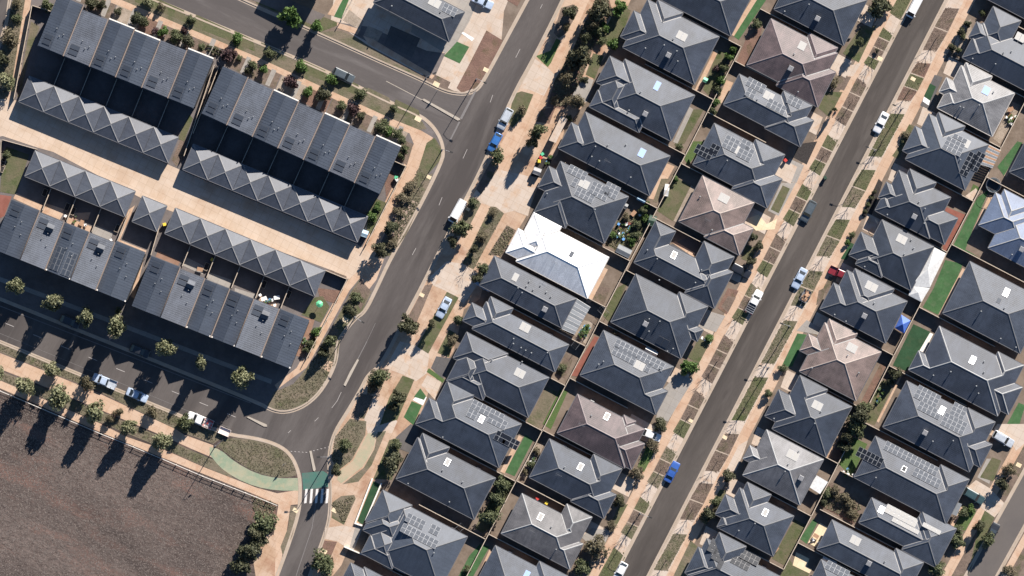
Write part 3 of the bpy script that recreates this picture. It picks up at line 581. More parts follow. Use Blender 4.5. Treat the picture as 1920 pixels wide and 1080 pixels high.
# ------------------------------------------------------------------ terraces and garages
TT = 22.6
def terrace(r, c, p0, p1, kinds, depths, words, widths=None, sunny_front=True, eave=6.5):
    """row of townhouses; p0-p1 is the shaded eave line (v+ side) in tile pixels"""
    z = eave + ZB; a, b = W(*q(r, c, *p0), z).to_2d(), W(*q(r, c, *p1), z).to_2d(); n = len(kinds)
    U = (b - a); Ltot = U.length; U.normalize(); N = Vector((-U.y, U.x)); rz = math.atan2(U.y, U.x)
    widths = widths or [1] * n; tot = sum(widths); x = 0; out = []
    for i, kd in enumerate(kinds):
        wd = widths[i] / tot * Ltot; d = depths[i] / 4 * S; o = a + U * (x + wd / 2); x += wd
        lab = '%s townhouse, %s from west in terrace %s' % ({'g': 'gabled dark', 't': 'tile roofed', 's': 'solar panelled gabled'}[kd], ORD[i], words)
        root = empty('townhouse', (o.x, o.y, 0), rz, lab, 'townhouse', 'townhouses in the terrace ' + words)
        hw = wd / 2 - .09; y0, y1 = 0, d
        wb = MB(); zt = z
        wb.box(-hw + .02, hw - .02, .35, d - .35, -.02, zt - .02); wb.build('wall', 'dark_wall', root)
        mb = MB(); rd = MB()
        if kd in 'gs':
            k = math.tan(math.radians(30)); hr = hw * k; e = .12
            for sg in (-1, 1):
                P = [(sg * hw, y0, zt), (sg * hw, y1, zt), (0, y1, zt + hr), (0, y0, zt + hr)]
                if sg > 0: P = [P[0], P[1], P[2], P[3]]
                else: P = [P[3], P[2], P[1], P[0]]
                mb.face(P, 0, [(p[1], abs(hw - abs(p[0])) / math.cos(math.radians(30))) for p in P])
            for y in (y0 + .02, y1 - .02): mb.face([(-hw, y, zt - .3), (hw, y, zt - .3), (hw, y, zt), (0, y, zt + hr), (-hw, y, zt)], 0)
            mb.build('roof', 'metal_grey', root)
            # standing seams
            sm = MB(); ns = int(d / .55)
            for j in range(1, ns):
                y = d * j / ns
                for sg in (-1, 1):
                    sm.obox(Vector((sg * hw / 2, y, zt + hr / 2 + .012)), Vector((sg * hw / 2, 0, -hr / 2)), Vector((0, .018, 0)), Vector((0, 0, .016)))
            sm.build('roof_seam', 'metal_grey', root)
            rd.tube((0, y0, zt + hr + .01), (0, y1, zt + hr + .01), .07, .07, 6); rd.build('ridge_cap', 'metal_grey', root)
            top = lambda xx, yy: (zt + (hw - abs(xx)) * k, math.copysign(k, -xx), 0.0)
        else:
            sl_ = .06 if sunny_front else .10
            dz = (lambda yy: zt + .25 + (yy - d) * 0 + (d - yy) * sl_) if sunny_front is False else (lambda yy: zt + .25 + yy * .02)
            P = [(-hw, y0, dz(y0)), (hw, y0, dz(y0)), (hw, y1, dz(y1)), (-hw, y1, dz(y1))]
            mb.face(P, 0, [(p[0], p[1]) for p in P])
            for y in (y0 + .02, y1 - .02): mb.face([(-hw, y, zt - .3), (hw, y, zt - .3), (hw, y, dz(y)), (-hw, y, dz(y))], 0, [(0, 0)] * 4)
            mb.build('roof', 'tile_terrace', root)
            g = dz(0) - dz(1)
            top = lambda xx, yy: (dz(yy), 0.0, -g)
            # raised clerestory box that throws the triangular shadow
            yb = d * (.80 if not sunny_front else .16); cb = MB(); zz = dz(yb)
            cb.box(-.1, hw * .45, yb - .75, yb + .75, zz - .2, zz + .75); 
            cb.face([(-.2, yb - .85, zz + .75), (hw * .5, yb - .85, zz + .75), (hw * .5, yb, zz + 1.35), (-.2, yb, zz + 1.35)])
            cb.face([(-.2, yb, zz + 1.35), (hw * .5, yb, zz + 1.35), (hw * .5, yb + .85, zz + .75), (-.2, yb + .85, zz + .75)])
            for xx in (-.1, hw * .45): cb.face([(xx, yb - .75, zz + .75), (xx, yb + .75, zz + .75), (xx, yb, zz + 1.3)])
            if not sunny_front: cb.build('clerestory', 'tile_terrace', root)
        # parapet wall towards the neighbour, front parapets, gutters
        if i < n - 1:
            pw = MB(); pw.box(hw - .02, hw + .20, -.1, d + .15, zt - .5, zt + .42 + (.15 if kd == 't' else 0)); pw.build('party_wall', 'party_wall', root)
        pp = MB()
        if (kd in 'gs' and i not in (0,)) :
            yy = d if sunny_front else 0
            pp.box(-hw, hw, yy - .02, yy + .26, zt - .6, zt + .16); pp.build('parapet', 'white_render', root)
        gb = MB(); yy = 0 if sunny_front else d
        gb.box(-hw, hw, yy - .14, yy + .02 if yy == 0 else yy + .14, zt - .16, zt - .02, 0, True); gb.build('gutter', 'gutter', root)
        # collectors, vents
        me = panel_mesh(2.0, .95, 'panel_dark', 'gutter')
        xs = -hw * .45
        for j in range(2):
            yy = (1.3 + j * 1.15) if sunny_front else d - 1.3 - j * 1.15
            zz, gx, gy = top(xs, yy); o2 = link('hot_water_collector', me, root)
            nn = Vector((-gx, -gy, 1)).normalized(); ax = Vector((1, 0, gx)).normalized(); M = Matrix((ax, nn.cross(ax), nn)).transposed().to_4x4(); M.translation = Vector((xs, yy, zz)) + nn * .1; o2.matrix_local = M
        hv = MB()
        for vx, vy in ((.25, .30), (-.12, .42), (.5, .36)) if sunny_front else ((.2, .68), (-.1, .55), (.45, .45)):
            zz = top(vx * hw, vy * d)[0]; hv.tube((vx * hw, vy * d, zz - .1), (vx * hw, vy * d, zz + .4), .07, .07, 7, 0, True); hv.tube((vx * hw, vy * d, zz + .35), (vx * hw, vy * d, zz + .5), .12, .08, 7, 0, True)
        hv.build('vent_pipe', 'vent', root)
        if kd == 's':
            me2 = panel_mesh(.98, 1.6, 'panel_dark', 'panel_frame')
            for col, xx, y_0 in ((0, -hw * .6, 1.2), (1, -hw * .6 + .95, 1.2), (0, hw * .3, 1.0), (1, hw * .3 + .95, 1.0)):
                for j in range(4):
                    zz, gx, gy = top(xx, y_0 + j * 1.25); o2 = link('solar_panel', me2, root); nn = Vector((-gx, 0, 1)).normalized(); ax = Vector((1, 0, gx)).normalized()
                    M = Matrix((ax, nn.cross(ax), nn)).transposed().to_4x4() @ Matrix.Scale(.75, 4, (0, 1, 0)); M.translation = Vector((xx, y_0 + j * 1.25, zz)) + nn * .1; o2.matrix_local = M
        # openings
        for nm, xx, z0, z1, wv, mt in (('door', -hw * .5, .12, 2.2, .5, 'door_grey'), ('window', hw * .35, .9, 2.2, .9, 'glass'), ('window', 0, 3.4, 4.9, 1.2, 'glass')):
            for yy in (.35 - .03, d - .35 + .03):
                ob = MB(); ob.box(xx - wv, xx + wv, yy - .03, yy + .03, z0, z1, 0, True); ob.build(nm, mt, root)
        out.append((o, U, N, wd, d))
    return out
D = lambda n, f=372: [f] * n
T1 = terrace(0, 0, (280, 338), (1455, 812), 'gtggtg', [405, 372, 380, 372, 378, 395], 'beside the side street, left half')
T2 = terrace(0, 1, (-410, 848), (930, 1455), 'gtgtgtg', [385, 378, 378, 372, 378, 375, 385], 'beside the side street, right half')
B1 = terrace(1, 0, (-62, 782), (945, 1185), 'gtstg', [392, 380, 380, 378, 395], 'above the bottom road, left half', [1.1, .95, .97, .97, 1.15], False)
B2 = terrace(2, 0, (985, 132), (2180, 605), 'gtggtg', [400, 388, 385, 380, 380, 385], 'above the bottom road, right half', [1.12, .96, .96, .93, .97, 1.15], False)
def garages(r, c, p0, p1, n, words, eave=2.7, single=False):
    z = eave + ZB; a, b = W(*q(r, c, *p0), z).to_2d(), W(*q(r, c, *p1), z).to_2d(); U = b - a; wd = U.length / n; U.normalize(); N = Vector((-U.y, U.x)); rz = math.atan2(U.y, U.x)
    for i in range(n):
        o = a + U * wd * (i + .5); d = 208 / 4 * S
        lab = 'standalone pyramid roofed garage between the two rows south of the lane' if single else 'pyramid roofed garage, %s from the west in the row %s' % (ORD[i], words)
        root = empty('garage', (o.x, o.y, 0), rz, lab, 'garage', 'pyramid roofed garages along the lane')
        rf = Roof([(-wd / 2 + .01, wd / 2 - .01, 0, d)], math.tan(math.radians(23)))
        roof_meshes(rf, z, root, 'tile_garage', 'ridge_garage', 'gutter')
        wb = MB(); wb.box(-wd / 2 + .02, wd / 2 - .02, .25, d - .25, -.02, z - .03); wb.build('wall', 'brick_wall', root)
        db = MB(); yy = .25 - .02 if 'north' in words else d - .25 + .02; db.box(-2.3, 2.3, yy - .02, yy + .02, .13, 2.4, 0, True); db.build('garage_door', 'door_grey', root)
garages(0, 0, (140, 762), (1260, 1222), 6, 'north of the lane, left half')
garages(1, 0, (1370, 192), (2680, 737), 7, 'north of the lane, right half')
garages(1, 0, (185, 242), (938, 547), 4, 'south of the lane, left half')
garages(1, 0, (990, 582), (1175, 657), 1, 'south of the lane', single=True)
garages(1, 0, (1235, 672), (2360, 1142), 6, 'south of the lane, right half')
# ------------------------------------------------------------------ ground
def big(name, mat, z, half):
    mb = MB(); mb.face([(-half, -half, z), (half, -half, z), (half, half, z), (-half, half, z)]); o = mb.build(name, mat); o['kind'] = 'structure'
big('ground', 'earth', -.12, 4000)
big('road', 'asphalt', 0.0, 175)
# roads with a surface of their own
patch('road', 'asphalt_dark', [(1711 + 40, -80), (1775 + 45, -80), (1192, 1130), (1120, 1130)], 0, .004)
patch('road', 'asphalt_side', [(200, -80), (480, -30), (590, 40), (790, 140), (895, 150), (880, 190), (850, 250), (830, 285), (800, 240), (617, 150), (300, 25)], 0, .004)
patch('road', 'asphalt_far', [(1985, 760), (2060, 760), (1880, 1130), (1770, 1130)], 0, .004)
K_MAIN_R = smooth([(1075, -40), (1004, 105), (960, 182), (912, 300), (850, 420), (790, 540), (762, 592), (716, 684), (690, 703), (677, 730), (652, 772), (629, 808), (619, 840), (617, 872), (620, 915), (619, 970), (607, 1010), (570, 1110)])
K_N = smooth([(1010, -40), (960, 52), (930, 108), (906, 152), (893, 170), (870, 177), (835, 172), (792, 150), (705, 112), (590, 59), (480, 12), (380, -35)])
K_NW = smooth([(200, -40), (290, 0), (480, 78), (617, 136), (730, 192), (788, 217), (810, 235), (825, 258), (831, 280), (829, 302), (780, 400), (732, 484), (706, 540), (684, 585), (666, 596), (640, 628), (632, 645), (630, 680), (606, 728), (578, 757), (545, 772), (515, 772), (480, 752), (0, 560), (-80, 528)])
K_SW = smooth([(-80, 609), (0, 641), (350, 785), (425, 815), (480, 822), (520, 834), (545, 852), (560, 885), (563, 915), (561, 957), (545, 1010), (508, 1110)])
LE = lambda y: 1711 - .5176 * y
RE = lambda y: 1775 - .5176 * y
K_RL = [(LE(y), y) for y in (-80, 300, 700, 1120)]; K_RR = [(RE(y), y) for y in (-80, 300, 700, 1120)]
FL = lambda y: 1920 - .5556 * (y - 882)
FR = lambda y: 1980 - .5556 * (y - 882)
K_FL = [(FL(y), y) for y in (-80, 400, 800, 1120)]; K_FR = [(FR(y), y) for y in (-80, 400, 800, 1120)]
K_TL = [(24, -40), (13, 40), (0, 85), (-60, 190)]
block('block_ground', 'yard_ground', K_MAIN_R + [(570, 1400), (1010, 1400)] + [p for p in K_RL[::-1]] + [(1760, -300), (1180, -300)])
block('block_ground', 'yard_ground', K_RR[:1] + [(1830, -300), (2480, -300)] + K_FL + [(1740, 1400), (1190, 1400)] + K_RR[:0:-1])
block('block_ground', 'yard_ground', K_FR + [(1870, 1400), (2500, 1400), (2500, -80)])
block('block_ground', 'yard_ground', K_N + [(380, -300), (1100, -300)])
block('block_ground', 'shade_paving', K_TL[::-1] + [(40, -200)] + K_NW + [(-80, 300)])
block('block_ground', 'field_soil', K_SW + [(480, 1400), (-400, 1400), (-400, 480)])
block('block_ground', 'yard_ground', [(-15, -40), (-22, 30), (-40, 80), (-120, 80), (-120, -40)])
kerb(K_MAIN_R, 1); kerb(K_N, -1); kerb(K_NW, -1); kerb(K_SW, -1 if False else -1); kerb(K_RL, -1); kerb(K_RR, 1); kerb(K_FL, -1); kerb(K_FR, 1); kerb(K_TL, 1)
# ---- main road: shared path and its islands
FRONT = [(1210, -60), (1178, 10), (1160, 70), (1118, 130), (1100, 190), (1060, 240), (1045, 290), (1020, 320), (990, 400), (948, 470), (915, 500), (900, 560), (870, 580), (850, 660), (805, 730), (785, 790), (745, 830), (728, 900), (700, 915), (665, 1000), (640, 1060), (600, 1110)]
EDGE = [p for p in K_MAIN_R if p[1] > -41]
patch('shared_path', 'path_stained', EDGE + FRONT[::-1], 1)
def isl(mat, *pts, name=None, layer=3): return patch(name or {'lawn': 'grass_patch', 'lawn_green': 'grass_patch', 'dry_grass': 'grass_patch', 'turf': 'turf_patch', 'turf_dark': 'turf_patch'}.get(mat, 'garden_bed' if 'mulch' in mat or mat == 'stones' else 'paving'), mat, list(pts), layer)
isl('path_tan', (1090, -40), (1125, -40), (1100, 10), (1060, 100), (1000, 220), (960, 300), (905, 420), (880, 470), (850, 450), (905, 330), (985, 190), (1045, 70), layer=2, name='footpath')
isl('path_pale', (1000, 108), (1028, 128), (1040, 140), (1020, 180), (992, 168), (975, 165), layer=2, name='driveway')
isl('path_pale', (905, 340), (935, 318), (990, 330), (985, 390), (945, 400), (915, 385), (880, 375), layer=2, name='driveway')
isl('path_pale', (838, 490), (868, 495), (890, 508), (905, 520), (870, 570), (835, 545), (812, 535), (805, 520), layer=2, name='driveway')
isl('path_pale', (722, 690), (750, 640), (785, 650), (805, 665), (800, 700), (780, 715), (755, 702), layer=2, name='driveway')
isl('path_pale', (683, 785), (702, 745), (745, 790), (735, 812), (690, 815), layer=2, name='driveway')
isl('path_pale', (610, 990), (645, 985), (668, 990), (655, 1030), (632, 1015), (607, 1010), layer=2, name='driveway')
isl('mulch', (1052, 15), (1075, 8), (1085, 20), (1062, 62), (1048, 72), (1038, 62))
isl('lawn_green', (1005, 105), (1027, 126), (1033, 118), (1052, 76), (1043, 72), (1032, 95))
isl('red_mulch', (1120, -10), (1140, -10), (1148, 20), (1118, 75), (1105, 110), (1090, 150), (1075, 180), (1060, 205), (1025, 200), (1040, 150), (1075, 90))
isl('lawn', (964, 176), (978, 171), (1000, 177), (985, 215), (960, 240), (952, 226))
isl('red_mulch', (1015, 205), (1042, 200), (1030, 232), (1005, 228))
isl('mulch', (922, 300), (935, 315), (902, 365), (893, 355), (905, 330))
isl('dry_grass', (880, 380), (897, 376), (902, 382), (872, 440), (850, 445), (862, 415))
isl('dry_grass', (920, 387), (930, 388), (945, 400), (888, 505), (867, 495))
isl('mulch', (950, 422), (968, 432), (940, 480), (915, 478))
isl('mulch', (797, 535), (812, 532), (775, 620), (757, 610), (770, 585))
isl('lawn', (838, 547), (860, 558), (803, 663), (782, 650))
isl('lawn', (755, 704), (777, 712), (745, 787), (712, 797), (730, 745))
isl('mulch', (697, 692), (730, 692), (712, 735), (688, 742), (690, 715))
isl('mulch', (676, 738), (700, 742), (683, 785), (658, 783))
isl('dry_grass', (656, 785), (687, 790), (685, 815), (660, 862), (635, 882), (622, 862), (628, 820))
isl('green_worn', (690, 812), (706, 812), (700, 842), (680, 875), (640, 906), (632, 900), (636, 884), (662, 864), (683, 825), layer=2, name='cycle_path')
isl('dry_grass', (708, 810), (724, 808), (697, 872), (672, 903), (642, 908), (682, 877), (702, 842))
isl('dry_grass', (623, 942), (640, 930), (664, 928), (667, 935), (645, 984), (622, 971))
isl('red_mulch', (607, 1013), (632, 1016), (620, 1045), (600, 1042))
isl('lawn', (730, 825), (742, 822), (750, 838), (735, 900), (700, 898))
isl('lawn', (842, 618), (855, 625), (842, 670), (820, 662))
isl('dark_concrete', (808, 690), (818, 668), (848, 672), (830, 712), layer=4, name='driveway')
isl('lawn_green', (800, 697), (804, 690), (834, 712), (830, 718), layer=5)
isl('path_pale', (790, 722), (801, 703), (828, 716), (815, 749), layer=4, name='driveway')
isl('grey_concrete', (655, 1028), (667, 985), (682, 985), (662, 1035), layer=4, name='driveway')
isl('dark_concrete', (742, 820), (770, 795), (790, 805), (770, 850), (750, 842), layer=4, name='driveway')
isl('grey_concrete', (1075, 175), (1095, 143), (1113, 150), (1100, 192), (1072, 182), layer=4, name='driveway')
isl('path_pale', (985, 350), (1003, 352), (990, 405), (962, 395), (955, 388), layer=4, name='driveway')
isl('lawn', (1160, 5), (1183, 20), (1165, 70), (1150, 95), (1125, 75))
isl('lawn', (1098, 140), (1115, 148), (1132, 105), (1112, 100))
isl('dark_mulch', (1010, 295), (1035, 300), (1020, 335), (995, 330))
isl('turf', (757, 782), (772, 752), (791, 760), (775, 797), layer=4)
isl('white_paint', (774, 750), (788, 735), (800, 745), (793, 760), layer=4, name='paving')
isl('turf', (776, 744), (788, 728), (799, 743), (795, 750), layer=5)
isl('turf_dark', (670, 977), (700, 902), (713, 908), (680, 983), layer=4)
# ---- backyards between the two rows
isl('lawn', (1345, 95), (1370, 100), (1330, 180), (1318, 168)); isl('path_tan', (1340, 92), (1347, 96), (1310, 172), (1303, 168), layer=4, name='paving')
isl('turf', (1425, -10), (1442, -8), (1385, 75), (1376, 68)); isl('path_tan', (1415, -10), (1424, -8), (1376, 68), (1369, 64), layer=4, name='paving')
isl('red_mulch', (1380, 118), (1400, 70), (1430, 50), (1420, 85), (1393, 128))
isl('lawn', (1298, 205), (1320, 205), (1283, 270), (1268, 270)); isl('grey_concrete', (1293, 200), (1300, 205), (1270, 270), (1262, 266), layer=4, name='paving')
isl('path_tan', (1362, 150), (1375, 155), (1356, 195), (1345, 190), layer=4, name='paving')
isl('lawn_green', (1283, 298), (1300, 265), (1325, 265), (1290, 310))
isl('path_tan', (1247, 305), (1265, 312), (1230, 375), (1216, 372), layer=4, name='paving'); isl('dry_grass', (1240, 335), (1256, 335), (1232, 380), (1224, 378), layer=5)
isl('lawn', (1232, 395), (1262, 330), (1295, 348), (1262, 415)); isl('gravel_pale', (1296, 348), (1303, 352), (1270, 418), (1263, 414), layer=4, name='paving')
isl('lawn', (1135, 457), (1150, 435), (1157, 415), (1205, 390), (1222, 405), (1180, 478), (1160, 472))
isl('mulch', (1108, 568), (1123, 537), (1145, 540), (1127, 582)); isl('path_tan', (1098, 566), (1106, 570), (1140, 505), (1133, 502), layer=4, name='paving')
isl('lawn', (1130, 592), (1157, 540), (1178, 528), (1143, 605))
isl('red_brick', (1070, 704), (1115, 630), (1123, 633), (1082, 706), layer=4, name='paving')
isl('dry_grass', (988, 790), (1025, 725), (1045, 735), (1010, 803)); isl('lawn_green', (1017, 795), (1050, 730), (1065, 733), (1033, 805))
isl('turf', (947, 885), (985, 815), (1000, 825), (965, 893)); isl('path_tan', (938, 884), (946, 888), (980, 820), (973, 816), layer=4, name='paving')
isl('gravel_pale', (970, 895), (1005, 835), (1022, 830), (992, 895), name='garden_bed')
isl('turf', (857, 1085), (880, 1042), (900, 1020), (918, 1025), (885, 1085)); isl('path_tan', (893, 1085), (918, 1030), (926, 1033), (900, 1088), layer=4, name='paving')
isl('lawn', (890, 990), (940, 900), (962, 905), (925, 985), (905, 1000))
isl('gravel_pale', (1077, 628), (1095, 600), (1112, 605), (1098, 645), name='garden_bed')
isl('mulch', (1041, 700), (1060, 670), (1075, 672), (1060, 710))
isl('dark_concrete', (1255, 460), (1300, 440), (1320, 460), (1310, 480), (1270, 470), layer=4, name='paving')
isl('path_tan', (1260, 455), (1266, 452), (1304, 475), (1300, 482), layer=5, name='paving')
# ---- narrow street: footpaths, verges, driveways
def strip(fn, d0, d1, ya, yb): return [(fn(ya) + d0, ya), (fn(ya) + d1, ya), (fn(yb) + d1, yb), (fn(yb) + d0, yb)]
patch('verge', 'path_pale', strip(LE, -27, 0, -70, 1110), 1); patch('footpath', 'path_tan', strip(LE, -48, -27, -70, 1110), 2)
patch('verge', 'path_pale', strip(RE, 0, 33, -70, 1110), 1); patch('footpath', 'path_tan', strip(RE, 33, 54, -70, 1110), 2)
WEST = [(-30, 33, 'g'), (56, 127, 'gmmg'), (150, 232, 'mmm'), (257, 325, 'gmg'), (349, 420, 'gmg'), (443, 516, 'mmg'), (535, 605, 'dmg'), (632, 715, 'mmm'), (736, 818, 'mmg'), (841, 912, 'dmd'), (936, 1007, 'gmd'), (1031, 1110, 'g')]
EAST = [(14, 96, 'mm'), (117, 190, 'rgr'), (212, 295, 'g'), (317, 390, 'gd'), (410, 482, 'gd'), (507, 575, 'dd'), (600, 683, 'd'), (706, 790, 'g'), (812, 885, 'mm'), (905, 976, 'mm'), (1000, 1071, 'd'), (1092, 1140, 'd')]
MM = {'g': 'lawn', 'm': 'mulch', 'd': 'dry_grass', 'r': 'red_mulch'}
VERGE = []
for fn, lst, d0, d1 in ((LE, WEST, -26, -5), (RE, EAST, 5, 31)):
    for y0, y1, code in lst:
        n = len(code)
        sk = 6 if fn is LE else -6     # splayed ends at the driveways
        for j, ch in enumerate(code):
            ya, yb = y0 + (y1 - y0) * j / n, y0 + (y1 - y0) * (j + 1) / n
            # edges perpendicular to the street slope down to the right
            P = [(fn(ya) + d0, ya - 5), (fn(ya) + d1, ya + 5), (fn(yb) + d1, yb + 5), (fn(yb) + d0, yb - 5)]
            if j == 0: P[0] = (P[0][0], P[0][1] + (0 if fn is LE else 6)); P[1] = (P[1][0], P[1][1] + (9 if fn is LE else -3))
            if j == n - 1: P[2] = (P[2][0], P[2][1] + (0 if fn is LE else -6)); P[3] = (P[3][0], P[3][1] - (4 if fn is LE else -3))
            isl(MM[ch], *P, layer=3)
            if j: isl('kerb', (P[0][0], P[0][1] - 1), (P[1][0], P[1][1] - 1), (P[1][0] - .5, P[1][1] + 1), (P[0][0] - .5, P[0][1] + 1), layer=4, name='garden_edging')
        VERGE.append((fn, (d0 + d1) / 2, y0, y1))
# driveways and front gardens
def lot_front(fn, sgn, gaps, yards):
    for (ya, yb) in gaps:
        a, b = 50 * sgn, 105 * sgn
        if sgn < 0: P = [(fn(ya) - 48, ya - 12), (fn(yb) - 48, yb - 4), (fn(yb) - 48 - 62, yb - 36), (fn(ya) - 48 - 55, ya - 42)]
        else: P = [(fn(ya) + 54, ya + 10), (fn(yb) + 54, yb + 20), (fn(yb) + 54 + 60, yb + 50), (fn(ya) + 54 + 60, ya + 40)]
        isl('path_pale', *P, layer=4, name='driveway')
gw = [(WEST[i][1], WEST[i + 1][0]) for i in range(len(WEST) - 1)]; ge = [(EAST[i][1], EAST[i + 1][0]) for i in range(len(EAST) - 1)]
lot_front(LE, -1, gw, None); lot_front(RE, 1, ge, None)
# front gardens, traced
isl('lawn', *tl(0, 3, 560, 400, 700, 195, 815, 190, 790, 240, 680, 470)); isl('lawn', *tl(0, 3, 380, 810, 430, 690, 560, 690, 460, 880)); isl('mulch', *tl(0, 3, 470, 650, 520, 570, 625, 575, 570, 680))
isl('path_pale', *tl(0, 3, 500, 520, 700, 470, 640, 570, 520, 565), layer=3, name='driveway')
isl('dark_mulch', *tl(1, 3, 190, 100, 230, 0, 370, -20, 290, 155)); isl('lawn', *tl(1, 3, 20, 490, 110, 310, 165, 335, 80, 520)); isl('grey_concrete', *tl(1, 3, 0, 500, 100, 290, 210, 290, 80, 540), layer=2, name='paving')
isl('grey_concrete', *tl(1, 3, 80, 240, 160, 110, 270, 160, 215, 290, 110, 280), layer=4, name='driveway')
isl('cream_paving', *tl(1, 3, -170, 560, -70, 530, -10, 600, 70, 560, 50, 640, -90, 650), layer=5, name='driveway')
isl('lawn', *tl(1, 2, 1720, 860, 1760, 760, 1830, 780, 1790, 890)); isl('red_mulch', *tl(2, 2, 1540, 150, 1620, 0, 1700, 20, 1610, 200)); isl('mulch', *tl(2, 2, 1570, 140, 1620, 60, 1680, 70, 1620, 185), layer=4)
isl('grey_concrete', *tl(2, 2, 1400, 290, 1500, 180, 1600, 210, 1530, 330), layer=5, name='driveway'); isl('lawn', *tl(2, 2, 1320, 520, 1400, 380, 1490, 400, 1400, 570))
isl('grey_concrete', *tl(2, 2, 1130, 760, 1250, 640, 1360, 690, 1260, 850, 1170, 1000, 1080, 980), layer=5, name='driveway')
isl('lawn_green', *tl(3, 2, 940, 260, 1010, 110, 1080, 130, 990, 300)); isl('lawn', *tl(3, 2, 740, 690, 800, 560, 870, 540, 780, 710)); isl('grey_concrete', *tl(3, 2, 520, 790, 600, 720, 740, 740, 700, 830, 590, 850), layer=5, name='driveway')
isl('gravel_pale', *tl(0, 3, 1370, 390, 1440, 220, 1520, 140, 1530, 250, 1450, 420), name='garden_bed'); isl('path_pale', *tl(0, 3, 1400, 330, 1420, 270, 1440, 290, 1425, 350), layer=5, name='paving')
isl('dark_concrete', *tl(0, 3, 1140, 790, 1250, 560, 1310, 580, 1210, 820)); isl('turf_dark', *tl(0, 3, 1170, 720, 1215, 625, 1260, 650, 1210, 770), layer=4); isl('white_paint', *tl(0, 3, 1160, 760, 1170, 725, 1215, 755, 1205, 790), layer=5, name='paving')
isl('lawn', *tl(0, 3, 980, 1075, 1060, 930, 1100, 950, 1030, 1100)); isl('lawn', *tl(1, 3, 930, 90, 1000, -10, 1040, 0, 975, 110)); isl('dark_mulch', *tl(1, 3, 700, 540, 830, 260, 860, 290, 770, 560))
isl('turf_dark', *tl(1, 3, 545, 860, 620, 740, 645, 750, 590, 870)); isl('turf', *tl(2, 3, 100, 590, 220, 340, 290, 350, 180, 590)); isl('grey_concrete', *tl(2, 3, 215, 320, 290, 240, 400, 300, 370, 350), layer=5, name='driveway')
isl('mulch', *tl(1, 3, 410, 1090, 460, 990, 500, 1010, 440, 1120)); isl('mulch', *tl(2, 3, 360, 130, 380, 20, 440, -10, 400, 110))
isl('path_pale', *tl(3, 2, 1600, 300, 1700, 100, 1770, 60, 1740, 150, 1680, 290), layer=4, name='paving'); isl('lawn', *tl(3, 2, 1500, 540, 1560, 430, 1620, 440, 1560, 560)); isl('dry_grass', *tl(3, 2, 1210, 1080, 1340, 810, 1390, 860, 1290, 1090))
# ---- backyards between the narrow street and the far right street
def yd(mat, r, c, *xy, **kw): return isl(mat, *tl(r, c, *xy), **kw)
yd('turf', 1, 3, 1720, 170, 1870, -20, 1910, -10, 1770, 240); yd('path_tan', 1, 3, 1770, 240, 1905, 0, 1925, 10, 1790, 245, layer=4, name='paving')
yd('turf', 1, 3, 1570, 400, 1660, 340, 1540, 630, 1480, 790, 1580, 850, 1390, 760); yd('path_tan', 1, 3, 1540, 640, 1660, 380, 1690, 390, 1570, 640, layer=4, name='paving')
yd('turf', 1, 3, 1240, 1085, 1330, 870, 1460, 900, 1390, 1090, 1275, 1280, 1160, 1225); yd('path_tan', 1, 3, 1380, 1080, 1460, 930, 1485, 945, 1300, 1285, 1280, 1280, layer=4, name='paving')
yd('turf_dark', 2, 3, 1090, 270, 1220, 330, 1040, 625, 935, 580); yd('white_render', 2, 3, 1130, 480, 1215, 335, 1240, 345, 1165, 490, layer=4, name='paving')
yd('lawn', 2, 3, 820, 720, 870, 690, 930, 750, 800, 1030, 730, 1005); yd('red_mulch', 2, 3, 690, 870, 850, 555, 890, 575, 740, 885); yd('path_tan', 2, 3, 1000, 640, 1010, 650, 830, 1010, 815, 1000, layer=4, name='paving')
yd('lawn_green', 3, 3, 530, 240, 640, 40, 745, 90, 630, 335); yd('mulch', 3, 3, 370, 545, 430, 390, 480, 380, 710, 570, 660, 690); yd('red_mulch', 3, 3, 420, 570, 450, 530, 690, 560, 640, 690, layer=4)
yd('turf', 3, 3, 240, 800, 340, 650, 370, 680, 290, 840); yd('cream_paving', 3, 3, 300, 830, 390, 680, 450, 715, 370, 870, layer=4, name='paving'); yd('lawn', 3, 3, 30, 950, 200, 655, 285, 700, 120, 1000)
yd('cream_paving', 3, 3, 185, 1000, 210, 900, 310, 950, 290, 1010, 330, 1030, 310, 1060, layer=4, name='paving'); yd('lawn', 3, 3, 90, 1080, 160, 950, 190, 1000, 310, 1060, 290, 1110)
yd('red_brick', 1, 3, 1330, 470, 1480, 530, 1350, 810, 1310, 795, layer=3, name='paving'); yd('path_pale', 1, 3, 1480, 390, 1560, 330, 1580, 370, 1540, 430, layer=4, name='paving')
yd('gravel_pale', 0, 3, 1690, 1040, 1830, 760, 1900, 790, 1740, 1080, name='garden_bed')
yd('path_tan', 3, 3, 440, 190, 540, 0, 560, 0, 450, 210, layer=4, name='paving')
yd('lawn_green', 1, 3, 1515, 360, 1540, 300, 1590, 330, 1560, 390)
